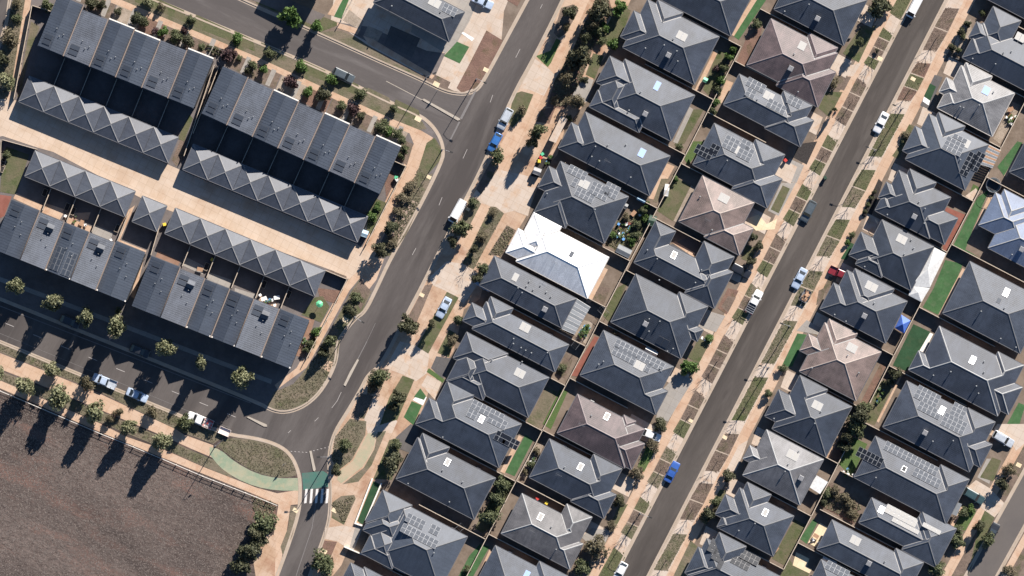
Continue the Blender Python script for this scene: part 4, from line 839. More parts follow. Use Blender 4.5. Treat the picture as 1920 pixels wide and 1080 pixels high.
# ---- far right street
patch('verge', 'mulch', strip(FL, -26, 0, 560, 1110), 1); patch('footpath', 'path_tan', strip(FL, -46, -26, 560, 1110), 2)
yd('lawn', 3, 3, 1500, 1080, 1585, 680, 1630, 580, 1700, 640, 1560, 920); yd('path_pale', 3, 3, 1490, 420, 1560, 360, 1660, 420, 1780, 540, 1700, 640, 1600, 570, layer=4, name='driveway')
yd('lawn', 3, 3, 1590, 340, 1680, 190, 1750, 215, 1690, 370); yd('grey_concrete', 3, 3, 1570, 340, 1640, 200, 1700, 200, 1660, 390, layer=2, name='paving'); yd('lawn_green', 3, 3, 1380, 720, 1470, 560, 1560, 600, 1480, 740); yd('path_tan', 3, 3, 1350, 740, 1440, 560, 1470, 570, 1375, 740, layer=4, name='paving')
yd('turf', 2, 3, 1790, 1025, 1880, 860, 1930, 880, 1870, 1075); yd('path_pale', 3, 3, 1660, 20, 1720, -60, 1930, -60, 1930, 80, 1860, 140, 1830, 90, layer=4, name='driveway')
patch('verge', 'mulch', strip(FR, 0, 40, 700, 1110), 1); patch('footpath', 'path_tan', strip(FR, 6, 20, 700, 1110), 2)
# ---- north block
isl('path_pale', (965, -30), (945, 20), (940, 78), (900, 150), (880, 176), (850, 170), (790, 140), (690, 85), (640, 50), (620, 40), (628, -20), layer=1, name='paving')
isl('grey_concrete', (790, -20), (905, -20), (880, 40), (858, 78), (835, 100), (770, 60), layer=2, name='driveway')
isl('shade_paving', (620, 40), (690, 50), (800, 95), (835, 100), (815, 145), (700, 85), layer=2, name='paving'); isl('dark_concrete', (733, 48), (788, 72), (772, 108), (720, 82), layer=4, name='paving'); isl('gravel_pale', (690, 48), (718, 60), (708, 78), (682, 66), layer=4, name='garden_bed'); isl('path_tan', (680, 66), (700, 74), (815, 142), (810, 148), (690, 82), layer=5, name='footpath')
isl('red_mulch', (912, 57), (943, 76), (922, 120), (905, 150), (890, 165), (866, 174), (856, 165), (880, 120)); isl('turf', (832, 105), (857, 78), (880, 88), (862, 119), layer=4); isl('mulch', (800, 132), (845, 154), (837, 170), (790, 145))
isl('dry_grass', (598, 60), (640, 58), (670, 72), (740, 118), (790, 142), (795, 150), (705, 108)); isl('gravel_pale', (643, 38), (655, 18), (682, 40), (675, 56), name='garden_bed', layer=4)
isl('turf', (626, 31), (642, 0), (658, -10), (640, 35), layer=4); isl('path_tan', (614, 27), (642, -20), (648, -18), (626, 30), layer=4, name='paving'); isl('path_tan', (632, 42), (676, 55), (670, 65), (632, 52), layer=5, name='footpath')
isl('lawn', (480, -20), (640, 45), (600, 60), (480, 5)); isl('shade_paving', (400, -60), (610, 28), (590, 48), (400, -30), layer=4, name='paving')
isl('red_mulch', (950, 0), (970, -20), (985, -15), (970, 12), layer=4); isl('white_paint', (865, 62), (869, 60), (889, 72), (885, 77), layer=5, name='paving')
# ---- north west block
patch('verge', 'dry_grass', smooth([(190, -40), (290, 4), (480, 82), (617, 140), (730, 196), (790, 224), (800, 242)], 1) + [(760, 245), (735, 226), (480, 112), (228, 2), (150, -35)], 1)
for x0, x1 in ((258, 345), (368, 432), (440, 475), (490, 548), (560, 610), (625, 672), (690, 730), (742, 785)):
    f = lambda x: 108 + (x - 480) * .425 - 8
    isl(R.choice(['lawn', 'lawn', 'dry_grass']), (x0, f(x0) - 25), (x1, f(x1) - 23), (x1 + 4, f(x1) - 1), (x0 - 6, f(x0) - 3), layer=2)
patch('footpath', 'path_tan', [(150, -36), (197, -14), (228, 0), (480, 106), (735, 223), (790, 245), (812, 258), (800, 285), (775, 340), (745, 395), (718, 445), (702, 482), (720, 486), (706, 524), (690, 545), (676, 520), (655, 545), (585, 672), (574, 690), (533, 720), (520, 730), (515, 722), (556, 690), (640, 540), (676, 470), (776, 270), (768, 250), (735, 236), (480, 118), (197, 0), (140, -25)], 2)
isl('lawn', (800, 268), (815, 258), (829, 280), (826, 300), (800, 330), (786, 312), layer=2); isl('dry_grass', (786, 312), (800, 330), (812, 325), (785, 388), (762, 440), (731, 480), (703, 481), (722, 446), (762, 372), layer=2)
isl('stones', (765, 372), (783, 380), (745, 452), (732, 460), (742, 400), layer=3); isl('dry_grass', (700, 541), (676, 590), (640, 625), (630, 680), (606, 725), (577, 754), (545, 768), (515, 768), (500, 762), (514, 735), (550, 720), (588, 675), (660, 545), (675, 522), (695, 548), layer=2)
isl('path_tan', (604, 690), (615, 676), (628, 680), (620, 700), layer=4, name='footpath'); isl('mulch', (660, 548), (676, 524), (695, 545), (676, 582), layer=3)
isl('mulch', (745, 283), (755, 262), (775, 270), (763, 310), (748, 300), layer=3)
isl('lawn', (690, 400), (705, 372), (724, 380), (695, 440), (688, 432), layer=3); isl('red_mulch', (720, 330), (735, 320), (742, 335), (724, 372), layer=3)
# front gardens of the northern terraces
for (p, n) in ((T1, 6), (T2, 7)):
    for i, (o, U, N, wd, d) in enumerate(p):
        a = o + N * (d + .4); px = lambda v: (v.x / S + 960, 540 - v.y / S)
        c = [a - U * wd * .48, a + U * wd * .48, a + U * wd * .48 + N * 3.6, a - U * wd * .48 + N * 3.6]
        isl(['mulch', 'mulch', 'gravel_pale', 'red_mulch'][i % 4], *[px(v) for v in c], layer=1)
        c = [a + U * wd * .1, a + U * wd * .27, a + U * wd * .27 + N * 3.6, a + U * wd * .1 + N * 3.6]
        isl('grey_concrete', *[px(v) for v in c], layer=4, name='paving')
# lane between the garages, its side aprons and courtyards
patch('lane', 'lane_concrete', [(-40, 190), (12, 185), (40, 190), (330, 315), (345, 322), (670, 458), (688, 470), (700, 482), (655, 523), (625, 508), (310, 392), (262, 370), (100, 285), (68, 276), (5, 255), (-40, 265)], 3)
isl('path_tan', (48, -10), (60, -10), (38, 140), (22, 190), (12, 220), (-10, 220), (25, 140), layer=2, name='footpath'); isl('dry_grass', (24, 0), (47, 0), (25, 140), (12, 190), (-20, 190), (4, 95), layer=2)
isl('dry_grass', (58, 40), (75, 50), (60, 85), (38, 180), (32, 182), layer=3)
isl('lawn', (5, 290), (12, 275), (55, 290), (30, 365), (0, 360), layer=2); isl('red_brick', (0, 365), (22, 368), (8, 405), (-20, 420), layer=3, name='paving')
isl('lawn', (333, 260), (355, 215), (362, 222), (345, 265), layer=3); isl('mulch', (322, 300), (350, 235), (345, 300), (330, 312), layer=2)
isl('path_tan', (82, 385), (120, 398), (112, 412), (75, 395), (25, 372), (30, 362), layer=3, name='paving'); isl('path_tan', (125, 400), (170, 398), (165, 412), (118, 412), layer=4, name='paving')
isl('path_tan', (82, 380), (120, 392), (112, 412), (78, 398), layer=4, name='paving'); isl('path_tan', (128, 408), (172, 425), (168, 435), (124, 418), layer=4, name='paving'); isl('grey_concrete', (175, 420), (212, 436), (206, 452), (172, 440), layer=4, name='paving')
isl('path_tan', (232, 400), (253, 385), (225, 450), (275, 470), (270, 480), (220, 460), layer=4, name='paving'); isl('timber_deck', (296, 470), (338, 490), (332, 502), (290, 485), layer=4, name='deck')
isl('grey_concrete', (345, 480), (385, 500), (380, 515), (342, 498), layer=4, name='paving'); isl('grey_concrete', (390, 510), (435, 525), (430, 540), (388, 528), layer=4, name='paving'); isl('grey_concrete', (440, 540), (480, 552), (478, 572), (440, 555), layer=4, name='paving')
isl('path_tan', (488, 555), (520, 568), (515, 585), (484, 572), layer=4, name='paving'); isl('lawn', (590, 558), (605, 555), (618, 575), (602, 605), (565, 590), layer=4); isl('timber_deck', (556, 590), (590, 600), (578, 640), (572, 672), (548, 665), (570, 615), layer=4, name='deck')
isl('red_mulch', (595, 540), (640, 545), (630, 570), (600, 560), layer=3)
isl('path_tan', (262, 480), (270, 485), (252, 560), (246, 556), layer=4, name='paving')
isl('mulch', (615, 505), (650, 518), (648, 524), (612, 512), layer=4)
# bottom road verge under the terrace shadow
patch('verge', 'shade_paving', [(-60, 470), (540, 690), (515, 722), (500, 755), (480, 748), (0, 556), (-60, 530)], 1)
patch('footpath', 'grey_concrete', [(-60, 495), (0, 519), (510, 712), (508, 720), (0, 528), (-60, 504)], 2); isl('path_tan', (205, 615), (217, 590), (228, 595), (205, 640), layer=3, name='footpath')  # tan sliver paints in sunlight falling through the gap between the terraces
patch('road_marking', 'faint_paint', [(0, 573), (470, 755), (470, 756.5), (0, 574.5)], 0, .009)
# ---- south west
patch('footpath', 'path_tan', [(-60, 638), (0, 662), (60, 686), (180, 735), (330, 805), (345, 815), (400, 835), (398, 858), (360, 842), (300, 815), (180, 765), (60, 715), (0, 692), (-60, 668)], 2)
patch('footpath', 'path_tan', [(-60, 690), (0, 713), (190, 795), (240, 820), (305, 842), (380, 875), (480, 914), (520, 925), (562, 918), (562, 945), (545, 947), (537, 1000), (520, 1090), (480, 1090), (500, 1060), (512, 1010), (522, 946), (480, 928), (380, 888), (300, 856), (190, 811), (0, 728), (-60, 705)], 2)
patch('verge', 'dry_grass', [(-60, 610), (0, 640), (350, 784), (425, 815), (400, 832), (345, 812), (180, 732), (0, 660), (-60, 636)], 1); patch('verge', 'dry_grass', [(-60, 672), (0, 695), (180, 768), (300, 818), (360, 845), (400, 862), (440, 898), (380, 874), (305, 840), (190, 793), (0, 712), (-60, 688)], 1)
patch('cycle_path', 'green_path', smooth([(393, 838), (412, 842), (440, 866), (480, 888), (520, 897), (562, 896)], 1) + smooth([(562, 920), (520, 920), (480, 913), (440, 896), (412, 876), (393, 852)], 1), 3)
patch('verge', 'dry_grass', smooth([(405, 838), (425, 820), (480, 825), (520, 838), (543, 856), (556, 885), (555, 893), (520, 896), (480, 886), (445, 866), (415, 842)], 1), 2)
isl('dry_grass', (545, 948), (560, 950), (548, 1005), (530, 1040), (526, 1025), (540, 990), layer=3); isl('red_mulch', (470, 925), (520, 945), (512, 985), (480, 1000), layer=2)
isl('path_stained', (480, 1085), (470, 1020), (500, 1000), (518, 1005), (515, 1085), layer=3, name='footpath')
# ---- road markings, islands, crossing
def mark(pts, mat='road_paint', name='road_marking', z=.010): return patch(name, mat, pts, 0, z)
def line(a, b, w=1.0, mat='road_paint'):
    dx, dy = b[0] - a[0], b[1] - a[1]; L = math.hypot(dx, dy); nx, ny = -dy / L * w, dx / L * w
    mark([(a[0] + nx, a[1] + ny), (b[0] + nx, b[1] + ny), (b[0] - nx, b[1] - ny), (a[0] - nx, a[1] - ny)], mat)
patch('cycle_crossing', 'green_paint', [(566, 887), (606, 883), (616, 890), (619, 912), (569, 919)], 0, .007)
for i in range(5): mark([(570.5 + i * 10 + 2, 917), (575 + i * 10 + 2, 917 - .6), (573.5 + i * 10 + 1.2, 943), (569 + i * 10 + 1.2, 944)], 'zebra_paint', 'zebra_bar', .011)
for a, b in (((1017, 8), (1013, 16)), ((975, 92), (967, 108)), ((924, 178), (919, 192)), ((876, 280), (868, 297)), ((829, 370), (823, 385)), ((780, 465), (773, 478)), ((640, 735), (632, 752)), ((632, 752), (622, 765)), ((597, 783), (590, 790)), ((545, 807), (540, 812))): line(a, b, .42)
line((688, 640), (671, 673), .7, 'faint_paint')
def island(pts, name='traffic_island'):
    mb = MB(); P = [W(*p, .14) for p in pts]; ar = sum(P[i].x * P[(i + 1) % len(P)].y - P[(i + 1) % len(P)].x * P[i].y for i in range(len(P)))
    if ar < 0: P.reverse()
    mb.face(P)
    for i in range(len(P)):
        a, b = P[i], P[(i + 1) % len(P)]; mb.face([(a.x, a.y, 0), (b.x, b.y, 0), b, a])
    mb.build(name, 'median')['kind'] = 'structure'
island([(670, 673), (673, 675), (648, 724), (644, 722), (656, 697)]); island([(791, 187), (795, 185), (862, 222), (863, 225), (858, 226)]); island([(462, 782), (466, 781), (500, 796), (501, 800), (495, 800)]); island([(580, 846), (584, 845), (592, 880), (590, 884), (587, 882)])
line((724, 152), (791, 187), .6, 'median'); mark([(862, 222), (905, 140), (908, 142), (866, 224)], 'faint_paint'); mark([(843, 262), (860, 228), (863, 229), (845, 264)], 'faint_paint'); line((704, 606), (688, 640), .35, 'faint_paint')
for i in range(12): line((538 + i * 7, 848 - abs(i - 5) * .5 + (i > 5) * (-(i - 5) * 1.2)), (541 + i * 7, 848.5 - abs(i - 5) * .5 + (i > 5) * (-(i - 5) * 1.2)), .5)
for i in range(9): line((10 + i * 52, 606 + i * 21.2), (26 + i * 52, 612.5 + i * 21.2), .5); line((0 + i * 48, 625 + i * 19.8), (48 + i * 48, 644.8 + i * 19.8), .3, 'faint_paint')
line((592, 945), (585, 990), .6, 'faint_paint'); line((585, 990), (555, 1080), .6, 'faint_paint')
# drainage pit lids on the verges
for x, y, sz in ((911, 131, 5), (784, 223, 6), (804, 332, 4.5), (877, 392, 4), (791, 553, 4.5), (648, 600, 6), (627, 957, 5), (554, 957, 5), (608, 1034, 5), (1650, 110, 5), (1712, 148, 4.5), (1295, 789, 4), (1359, 820, 4.5), (818, 158, 6), (1910, 872, 5)):
    mb = MB(); c = W(x, y, 0); u = Vector((math.cos(TH), -math.sin(TH), 0)); n = Vector((math.sin(TH), math.cos(TH), 0)); mb.obox((c.x, c.y, ZB + .03), u * sz * S, n * sz * S * .75, Vector((0, 0, .025))); o = mb.build('drain_lid', 'cream_paving'); o['kind'] = 'structure'
# ------------------------------------------------------------------ vegetation
def crown_mesh(key, mat, n, leaf, shape, seed, clumps=9):
    """leaf-clump faces spread through a crown volume of radius 1, height 1 (z 0..1)"""
    def mk():
        rr = random.Random(seed); mb = MB(); tone = []
        cl = []
        for _ in range(clumps):
            a = rr.uniform(0, 6.283); z = rr.random(); rad = shape(z) * rr.uniform(.25, .8)
            cl.append((math.cos(a) * rad, math.sin(a) * rad, z, rr.uniform(.28, .5), rr.random()))
        cl.append((0, 0, .6, .5, .5)); cl.append((0, 0, .85, .35, .7))
        for i in range(n):
            x, y, z, cr, tn = cl[i % len(cl)]
            d = Vector((rr.gauss(0, 1), rr.gauss(0, 1), rr.gauss(0, 1)));  d.normalize(); d *= cr * rr.random() ** .42
            p = Vector((x + d.x, y + d.y, max(.02, z + d.z * .55)))
            nrm = (Vector((d.x, d.y, abs(d.z) + .25)) + Vector((rr.gauss(0, .5), rr.gauss(0, .5), rr.gauss(0, .5)))).normalized()
            e = nrm.orthogonal().normalized(); g = nrm.cross(e); t = rr.uniform(0, 6.28); e, g = e * math.cos(t) + g * math.sin(t), g * math.cos(t) - e * math.sin(t)
            sz = leaf * rr.uniform(.6, 1.4)
            mb.face([p - e * sz, p + g * sz * .6, p + e * sz, p - g * sz * .55]); tone.append(min(1, max(0, tn * .6 + rr.random() * .55 - .05)))
        me = mb.mesh('crown', mat); at = me.attributes.new('tone', 'FLOAT', 'FACE'); at.data.foreach_set('value', tone); return me
    return shared(key, mk)
ROUND = lambda z: max(.15, math.sqrt(max(0, 1 - (2 * z - .85) ** 2)))
CONE = lambda z: max(.08, 1.0 - z * .85)
def branch_mesh(key, mat, seed, twigs=2, spread=.8, crown0=.35):
    def mk():
        rr = random.Random(seed); mb = MB(); mb.tube((0, 0, 0), (0.02, .01, crown0), .030, .022, 7); mb.tube((.02, .01, crown0), (.01, 0, .85), .022, .008, 6)
        for i in range(8):
            a = i * 2.4 + rr.uniform(-.4, .4); z0 = crown0 * .8 + (i / 8) * .45; L = spread * rr.uniform(.5, 1.0) * (1 - .45 * i / 8)
            e = Vector((math.cos(a) * L * .62, math.sin(a) * L * .62, min(1, z0 + L * rr.uniform(.35, .6)))); s_ = Vector((.015, .005, z0)); mb.tube(s_, e, .0095, .0035, 5)
            for j in range(twigs):
                f = rr.uniform(.35, .95); p = s_.lerp(e, f); b = a + rr.uniform(-1.1, 1.1); l2 = L * rr.uniform(.25, .45)
                p2 = p + Vector((math.cos(b) * l2 * .7, math.sin(b) * l2 * .7, l2 * rr.uniform(.2, .6))); mb.tube(p, p2, .0045, .002, 4)
        return mb.mesh('trunk', mat)
    return shared(key, mk)
KINDS = {}
def kind(nm, mat, n, leaf, shape, clumps, z0, trunk, seeds=3, spread=.8):
    KINDS[nm] = [(crown_mesh((nm, i), mat, n, leaf, shape, hash(nm) % 1 + 31 * i + len(nm) * 7, clumps), branch_mesh((nm, 'b', i), trunk, i + 3 + len(nm), 2, spread), z0) for i in range(seeds)]
kind('olive', 'leaf_olive', 1875, 0.098, ROUND, 16, .22, 'trunk_pale', 4)
kind('green', 'leaf_green', 1875, 0.098, ROUND, 15, .18, 'trunk_brown')
kind('dark', 'leaf_dark', 1875, 0.098, ROUND, 13, .15, 'trunk_brown')
kind('bright', 'leaf_bright', 1125, 0.115, ROUND, 10, .08, 'trunk_brown')
kind('dry', 'leaf_dry', 1250, 0.092, ROUND, 12, .12, 'trunk_brown')
kind('cone', 'leaf_green', 1875, 0.092, CONE, 16, .10, 'trunk_brown', 3, .5)
kind('purple', 'leaf_purple', 1125, 0.115, ROUND, 10, .10, 'trunk_brown', 2)
TN = [0]
def tree(px, py, r, h, kd, label, cat='tree', group=None, name='tree'):
    """r crown radius in px, h metres"""
    i = TN[0]; TN[0] += 1; cm, bm, z0 = KINDS[kd][i % len(KINDS[kd])]; rr = random.Random(i * 13 + 5)
    p = W(px, py, h * .6); root = empty(name, (p.x, p.y, ZB), rr.uniform(0, 6.28), label, cat, group)
    rm = r * S * 1.2
    t = link('trunk', bm, root); t.scale = (max(rm, .4), max(rm, .4), h * .92); c = link('crown', cm, root); c.scale = (rm * rr.uniform(.9, 1.08), rm * rr.uniform(.9, 1.08), h * (1 - z0)); c.location = (0, 0, h * z0)
    return root
def sapling(px, py, h, label, group):
    i = TN[0]; TN[0] += 1; bm = branch_mesh(('bare', i % 4), 'trunk_brown', 50 + i % 4, 9, 1.0, .42); p = W(px, py, 1); root = empty('bare_sapling', (p.x, p.y, ZB), i * 1.3, label, 'sapling', group)
    t = link('trunk', bm, root); t.scale = (h * .62, h * .62, h); return root
# pale street trees in the shade of the terraces
WN = ['westernmost', 'second from the west', 'third from the west', 'fourth from the west, largest', 'fifth from the west', 'sixth from the west, smallest', 'easternmost']
for i, (x, y, r, h) in enumerate(((29, 536, 15, 8.3), (100, 566, 17, 8.8), (160, 594, 17, 8.8), (219, 613, 20, 8.6), (311, 653, 18, 8.4), (377, 681, 12, 7.6), (453, 709, 20, 8.6))):
    tree(x, y, r, h, 'olive', 'pale leafed verge tree in the terrace shadow, ' + WN[i], group='verge trees below the terraces')
tree(222, 583, 7, 4.2, 'olive', 'small thin tree in the shaded front garden behind the largest pale verge tree', group='verge trees below the terraces')
# trees between the bottom road and the field
for i, (x, y, r, h, k) in enumerate(((-8, 700, 16, 7, 'olive'), (45, 724, 17, 7, 'olive'), (97, 693, 14, 5.5, 'olive'), (111, 746, 22, 7.2, 'olive'), (165, 721, 14, 6, 'dry'), (178, 775, 20, 7.2, 'olive'), (240, 802, 15, 7.5, 'olive'), (284, 771, 11, 3.0, 'dry'), (304, 829, 19, 7.6, 'olive'), (347, 793, 14, 4.2, 'green'), (205, 785, 8, 2.5, 'dry'), (222, 771, 9, 2.2, 'dry'))):
    tree(x, y, r, h, k, 'tree along the field edge path, %s from the west' % ORD[i], group='trees along the field edge path')
for i, (x, y, r, h, k, w_) in enumerate(((495, 982, 22, 4.5, 'green', 'topmost'), (482, 1004, 20, 5, 'dark', 'middle'), (470, 1035, 20, 5.5, 'dark', 'lower'), (455, 1062, 18, 5, 'dark', 'lowest'), (482, 1020, 12, 3, 'green', 'smallest'))):
    tree(x, y, r, h, k, 'dark bushy tree in the clump at the field corner, %s of the clump' % w_, group='bushy trees at the field corner')
tree(606, 1058, 22, 5.5, 'green', 'round green tree beside the south road at the bottom edge')
# main road
for x, y, r, h, k, lab in ((1128, 20, 20, 7, 'dark', 'large dark tree near the top of the shared path'), (1086, 104, 23, 7.5, 'dark', 'largest dark tree on the shared path median'), (1078, 186, 13, 5, 'dry', 'brownish tree at the lower end of the planted median'), (1070, 25, 14, 6, 'dark', 'thin tree beside the kerb at the top of the wide road'), (1062, 52, 9, 5, 'dry', 'thin dry tree below another by the wide road kerb'), (1112, 48, 9, 6.5, 'dry', 'dry tree between the two biggest trees of the median'),
    (1096, 70, 10, 7, 'dark', 'tall dark tree in the middle of the planted median'), (1062, 148, 14, 7.5, 'dry', 'sparse dry tree below the largest median tree'), (1042, 190, 9, 4, 'dry', 'low dry bush at the bottom of the planted median'), (1120, 58, 10, 3.2, 'green', 'green bush on the house side of the median'), (1075, 128, 9, 3, 'dry', 'dry bush beside the largest median tree'),
    (1010, 246, 15, 7.5, 'green', 'green tree on the shared path opposite the blue car'), (1000, 268, 11, 6, 'dark', 'dark tree just below the green tree on the shared path'), (978, 205, 9, 3, 'dry', 'small tree on the grass island beside the silver four wheel drive'), (932, 294, 14, 5.6, 'green', 'green tree behind the blue parked car'), (864, 428, 17, 6.6, 'green', 'green tree at the rear of the white van'), (888, 381, 10, 2.2, 'green', 'low shrub on the verge beside the white van'), (850, 452, 12, 5.5, 'dark', 'dark tree on the verge below the white van'),
    (714, 466, 14, 4.5, 'dark', 'round dark tree at the lane exit'), (763, 612, 20, 6.0, 'dark', 'dark tree on the kerb left of the silver car on grass'), (712, 708, 17, 5.6, 'green', 'green tree on the kerb beside the bend'), (695, 728, 9, 3, 'dry', 'bare looking shrub below the tree beside the bend'), (746, 746, 13, 5.5, 'dark', 'dark tree on the grass island below the bend'), (738, 765, 9, 4, 'dark', 'small dark tree at the tip of the grass island below the bend'), (808, 608, 8, 4.5, 'dark', 'slim tree on the grass island behind the silver car'),
    (647, 836, 14, 3.6, 'green', 'green tree on the island right of the crossing'), (629, 883, 11, 6.5, 'dark', 'tall dark tree beside the green crossing'), (733, 866, 17, 3.2, 'dark', 'dark round shrub in front of the black tiled house'), (742, 833, 10, 2.0, 'green', 'leafy shrub in the front garden above the dark round shrub'), (890, 468, 9, 3, 'dark', 'small dark shrub on the long verge island'), (905, 445, 10, 1.8, 'dry', 'dry shrub on the long verge island'), (925, 400, 9, 1.5, 'dry', 'dry shrub at the top of the long verge island'),
    (908, 505, 12, 3, 'green', 'green shrub at the corner of the white roofed house'), (897, 523, 10, 4, 'dark', 'dark shrub beside the white car under the eave'), (860, 600, 9, 2.5, 'green', 'front garden shrub between two slate houses'), (850, 640, 11, 2.0, 'dry', 'dry shrub on the front lawn beside the slate house'), (1165, 15, 14, 3.5, 'bright', 'bright green tree in the top front garden'), (1150, 84, 13, 3, 'bright', 'bright hedge shrub at the lower end of the top front lawn'), (1134, 52, 9, 1.6, 'bright', 'hedge shrub along the top front lawn'), (1128, 76, 9, 1.6, 'green', 'second hedge shrub along the top front lawn'), (1097, 149, 7, 1.2, 'dark', 'small round shrubs at the grey driveway'), (1085, 190, 12, 3, 'dry', 'dry shrub beside the grey driveway'), (1067, 222, 6, 1.4, 'green', 'small round shrub at the end of the concrete strip'), (875, 1068, 8, 2, 'green', 'shrub on the turf strip at the bottom edge')):
    tree(x, y, r, h, k, lab, 'shrub' if h < 3.3 else 'tree', name='shrub' if h < 3.3 else 'tree')
# verge by the north west block
for x, y, r, h, k, lab in ((732, 425, 14, 3, 'dark', 'dark bush on the verge right of the lane row end'), (757, 372, 14, 1.6, 'dry', 'low olive bush on the wide road verge, upper'), (770, 352, 13, 1.5, 'dry', 'low olive bush on the wide road verge, uppermost'), (745, 398, 10, 1.5, 'dry', 'low olive bush beside the rock bed'), (735, 455, 12, 1.5, 'dry', 'low olive bush below the rock bed'), (668, 560, 12, 2.6, 'green', 'green bush on the verge above the build out'), (655, 580, 14, 5, 'dark', 'dark tree on the verge above the build out'), (618, 640, 13, 4.5, 'green', 'green tree on the shaded verge below the build out'), (605, 662, 10, 4, 'dark', 'dark tree on the shaded verge near the path'), (593, 622, 10, 2, 'bright', 'bright garden shrub beside the timber deck'), (583, 645, 9, 2, 'green', 'green garden shrub beside the timber deck'), (575, 655, 7, 1.5, 'green', 'lower garden shrub beside the timber deck'),
    (698, 405, 10, 1.8, 'bright', 'green shrub on the lawn at the terrace end'), (706, 388, 8, 1.4, 'bright', 'small green shrub on the lawn at the terrace end'), (760, 280, 8, 2.2, 'green', 'shrub at the path corner beside the terrace end'), (752, 292, 7, 1.8, 'green', 'lower shrub at the path corner beside the terrace end'), (547, 28, 20, 6, 'bright', 'large green tree on the far side of the side street'), (595, 47, 13, 4.6, 'bright', 'smaller green tree on the far side of the side street'), (22, 72, 18, 6, 'dry', 'grey green tree by the top left corner road'), (12, 152, 16, 5, 'olive', 'leafy tree on the left edge beside the path'), (32, 8, 11, 3, 'dry', 'small tree in the top left corner'), (30, 33, 9, 1.6, 'green', 'low green shrub in the top left verge'), (4, 112, 14, 5.5, 'dark', 'dark tree at the left edge below the corner road'), (12, 290, 8, 2, 'green', 'shrub in the fenced yard at the left edge')):
    tree(x, y, r, h, k, lab, 'shrub' if h < 3.3 else 'tree', name='shrub' if h < 3.3 else 'tree')
# verge and garden planting of the northern terraces, west to east
for i, (x, y, r, h, k) in enumerate(((278, 2, 12, 3.6, 'olive'), (302, 12, 8, 2, 'dry'), (358, 37, 9, 2.4, 'green'), (445, 72, 11, 2.6, 'bright'), (506, 99, 10, 2.6, 'green'), (562, 125, 14, 3.6, 'bright'), (622, 148, 12, 3.4, 'bright'), (676, 176, 12, 3.2, 'green'), (739, 203, 8, 2.2, 'green'))):
    tree(x, y, r, h, k, 'young street tree on the side street verge, %s from the west' % ORD[i], group='street trees along the side street')
for i, (x, y, r, h, k) in enumerate(((88, 9, 12, 2.5, 'green'), (172, 8, 12, 3.5, 'dark'), (190, 8, 10, 3, 'dark'), (258, 33, 14, 3.6, 'dark'), (222, 22, 7, 1.5, 'dark'), (270, 42, 9, 2, 'green'), (293, 58, 8, 1.6, 'purple'), (308, 60, 10, 2, 'bright'), (330, 68, 13, 2.8, 'green'), (353, 74, 13, 2.6, 'dark'), (346, 57, 7, 2.2, 'purple'), (378, 88, 7, 1.4, 'green'), (428, 102, 15, 4.2, 'purple'), (449, 109, 6, 1.2, 'green'), (466, 131, 8, 1.5, 'dark'), (474, 122, 9, 1.8, 'green'), (545, 153, 14, 4, 'purple'), (496, 128, 9, 2, 'bright'), (577, 172, 10, 2, 'bright'), (605, 175, 14, 3.4, 'dark'), (640, 198, 9, 1.8, 'green'), (664, 205, 14, 3.8, 'purple'), (678, 218, 8, 1.8, 'dark'), (716, 237, 13, 3, 'green'), (729, 246, 10, 2, 'bright'), (745, 250, 9, 1.8, 'green'), (754, 262, 8, 1.5, 'green'))):
    tree(x, y, r, h, k, 'garden shrub in front of the northern terraces, %d%s from the west' % (i + 1, {1: 'st', 2: 'nd', 3: 'rd', 21: 'st', 22: 'nd', 23: 'rd'}.get(i + 1, 'th')), 'shrub', 'garden shrubs in front of the northern terraces', 'shrub')
for i in range(9):
    tree(390 + (i % 5) * 6 + (i // 5) * 2, 86 + (i % 5) * 2.3 + (i // 5) * 9, 3.2, .6, 'dark', 'tiny clipped round shrub in the tan bed before the terrace', 'shrub', 'tiny clipped shrubs in the tan bed', 'shrub')
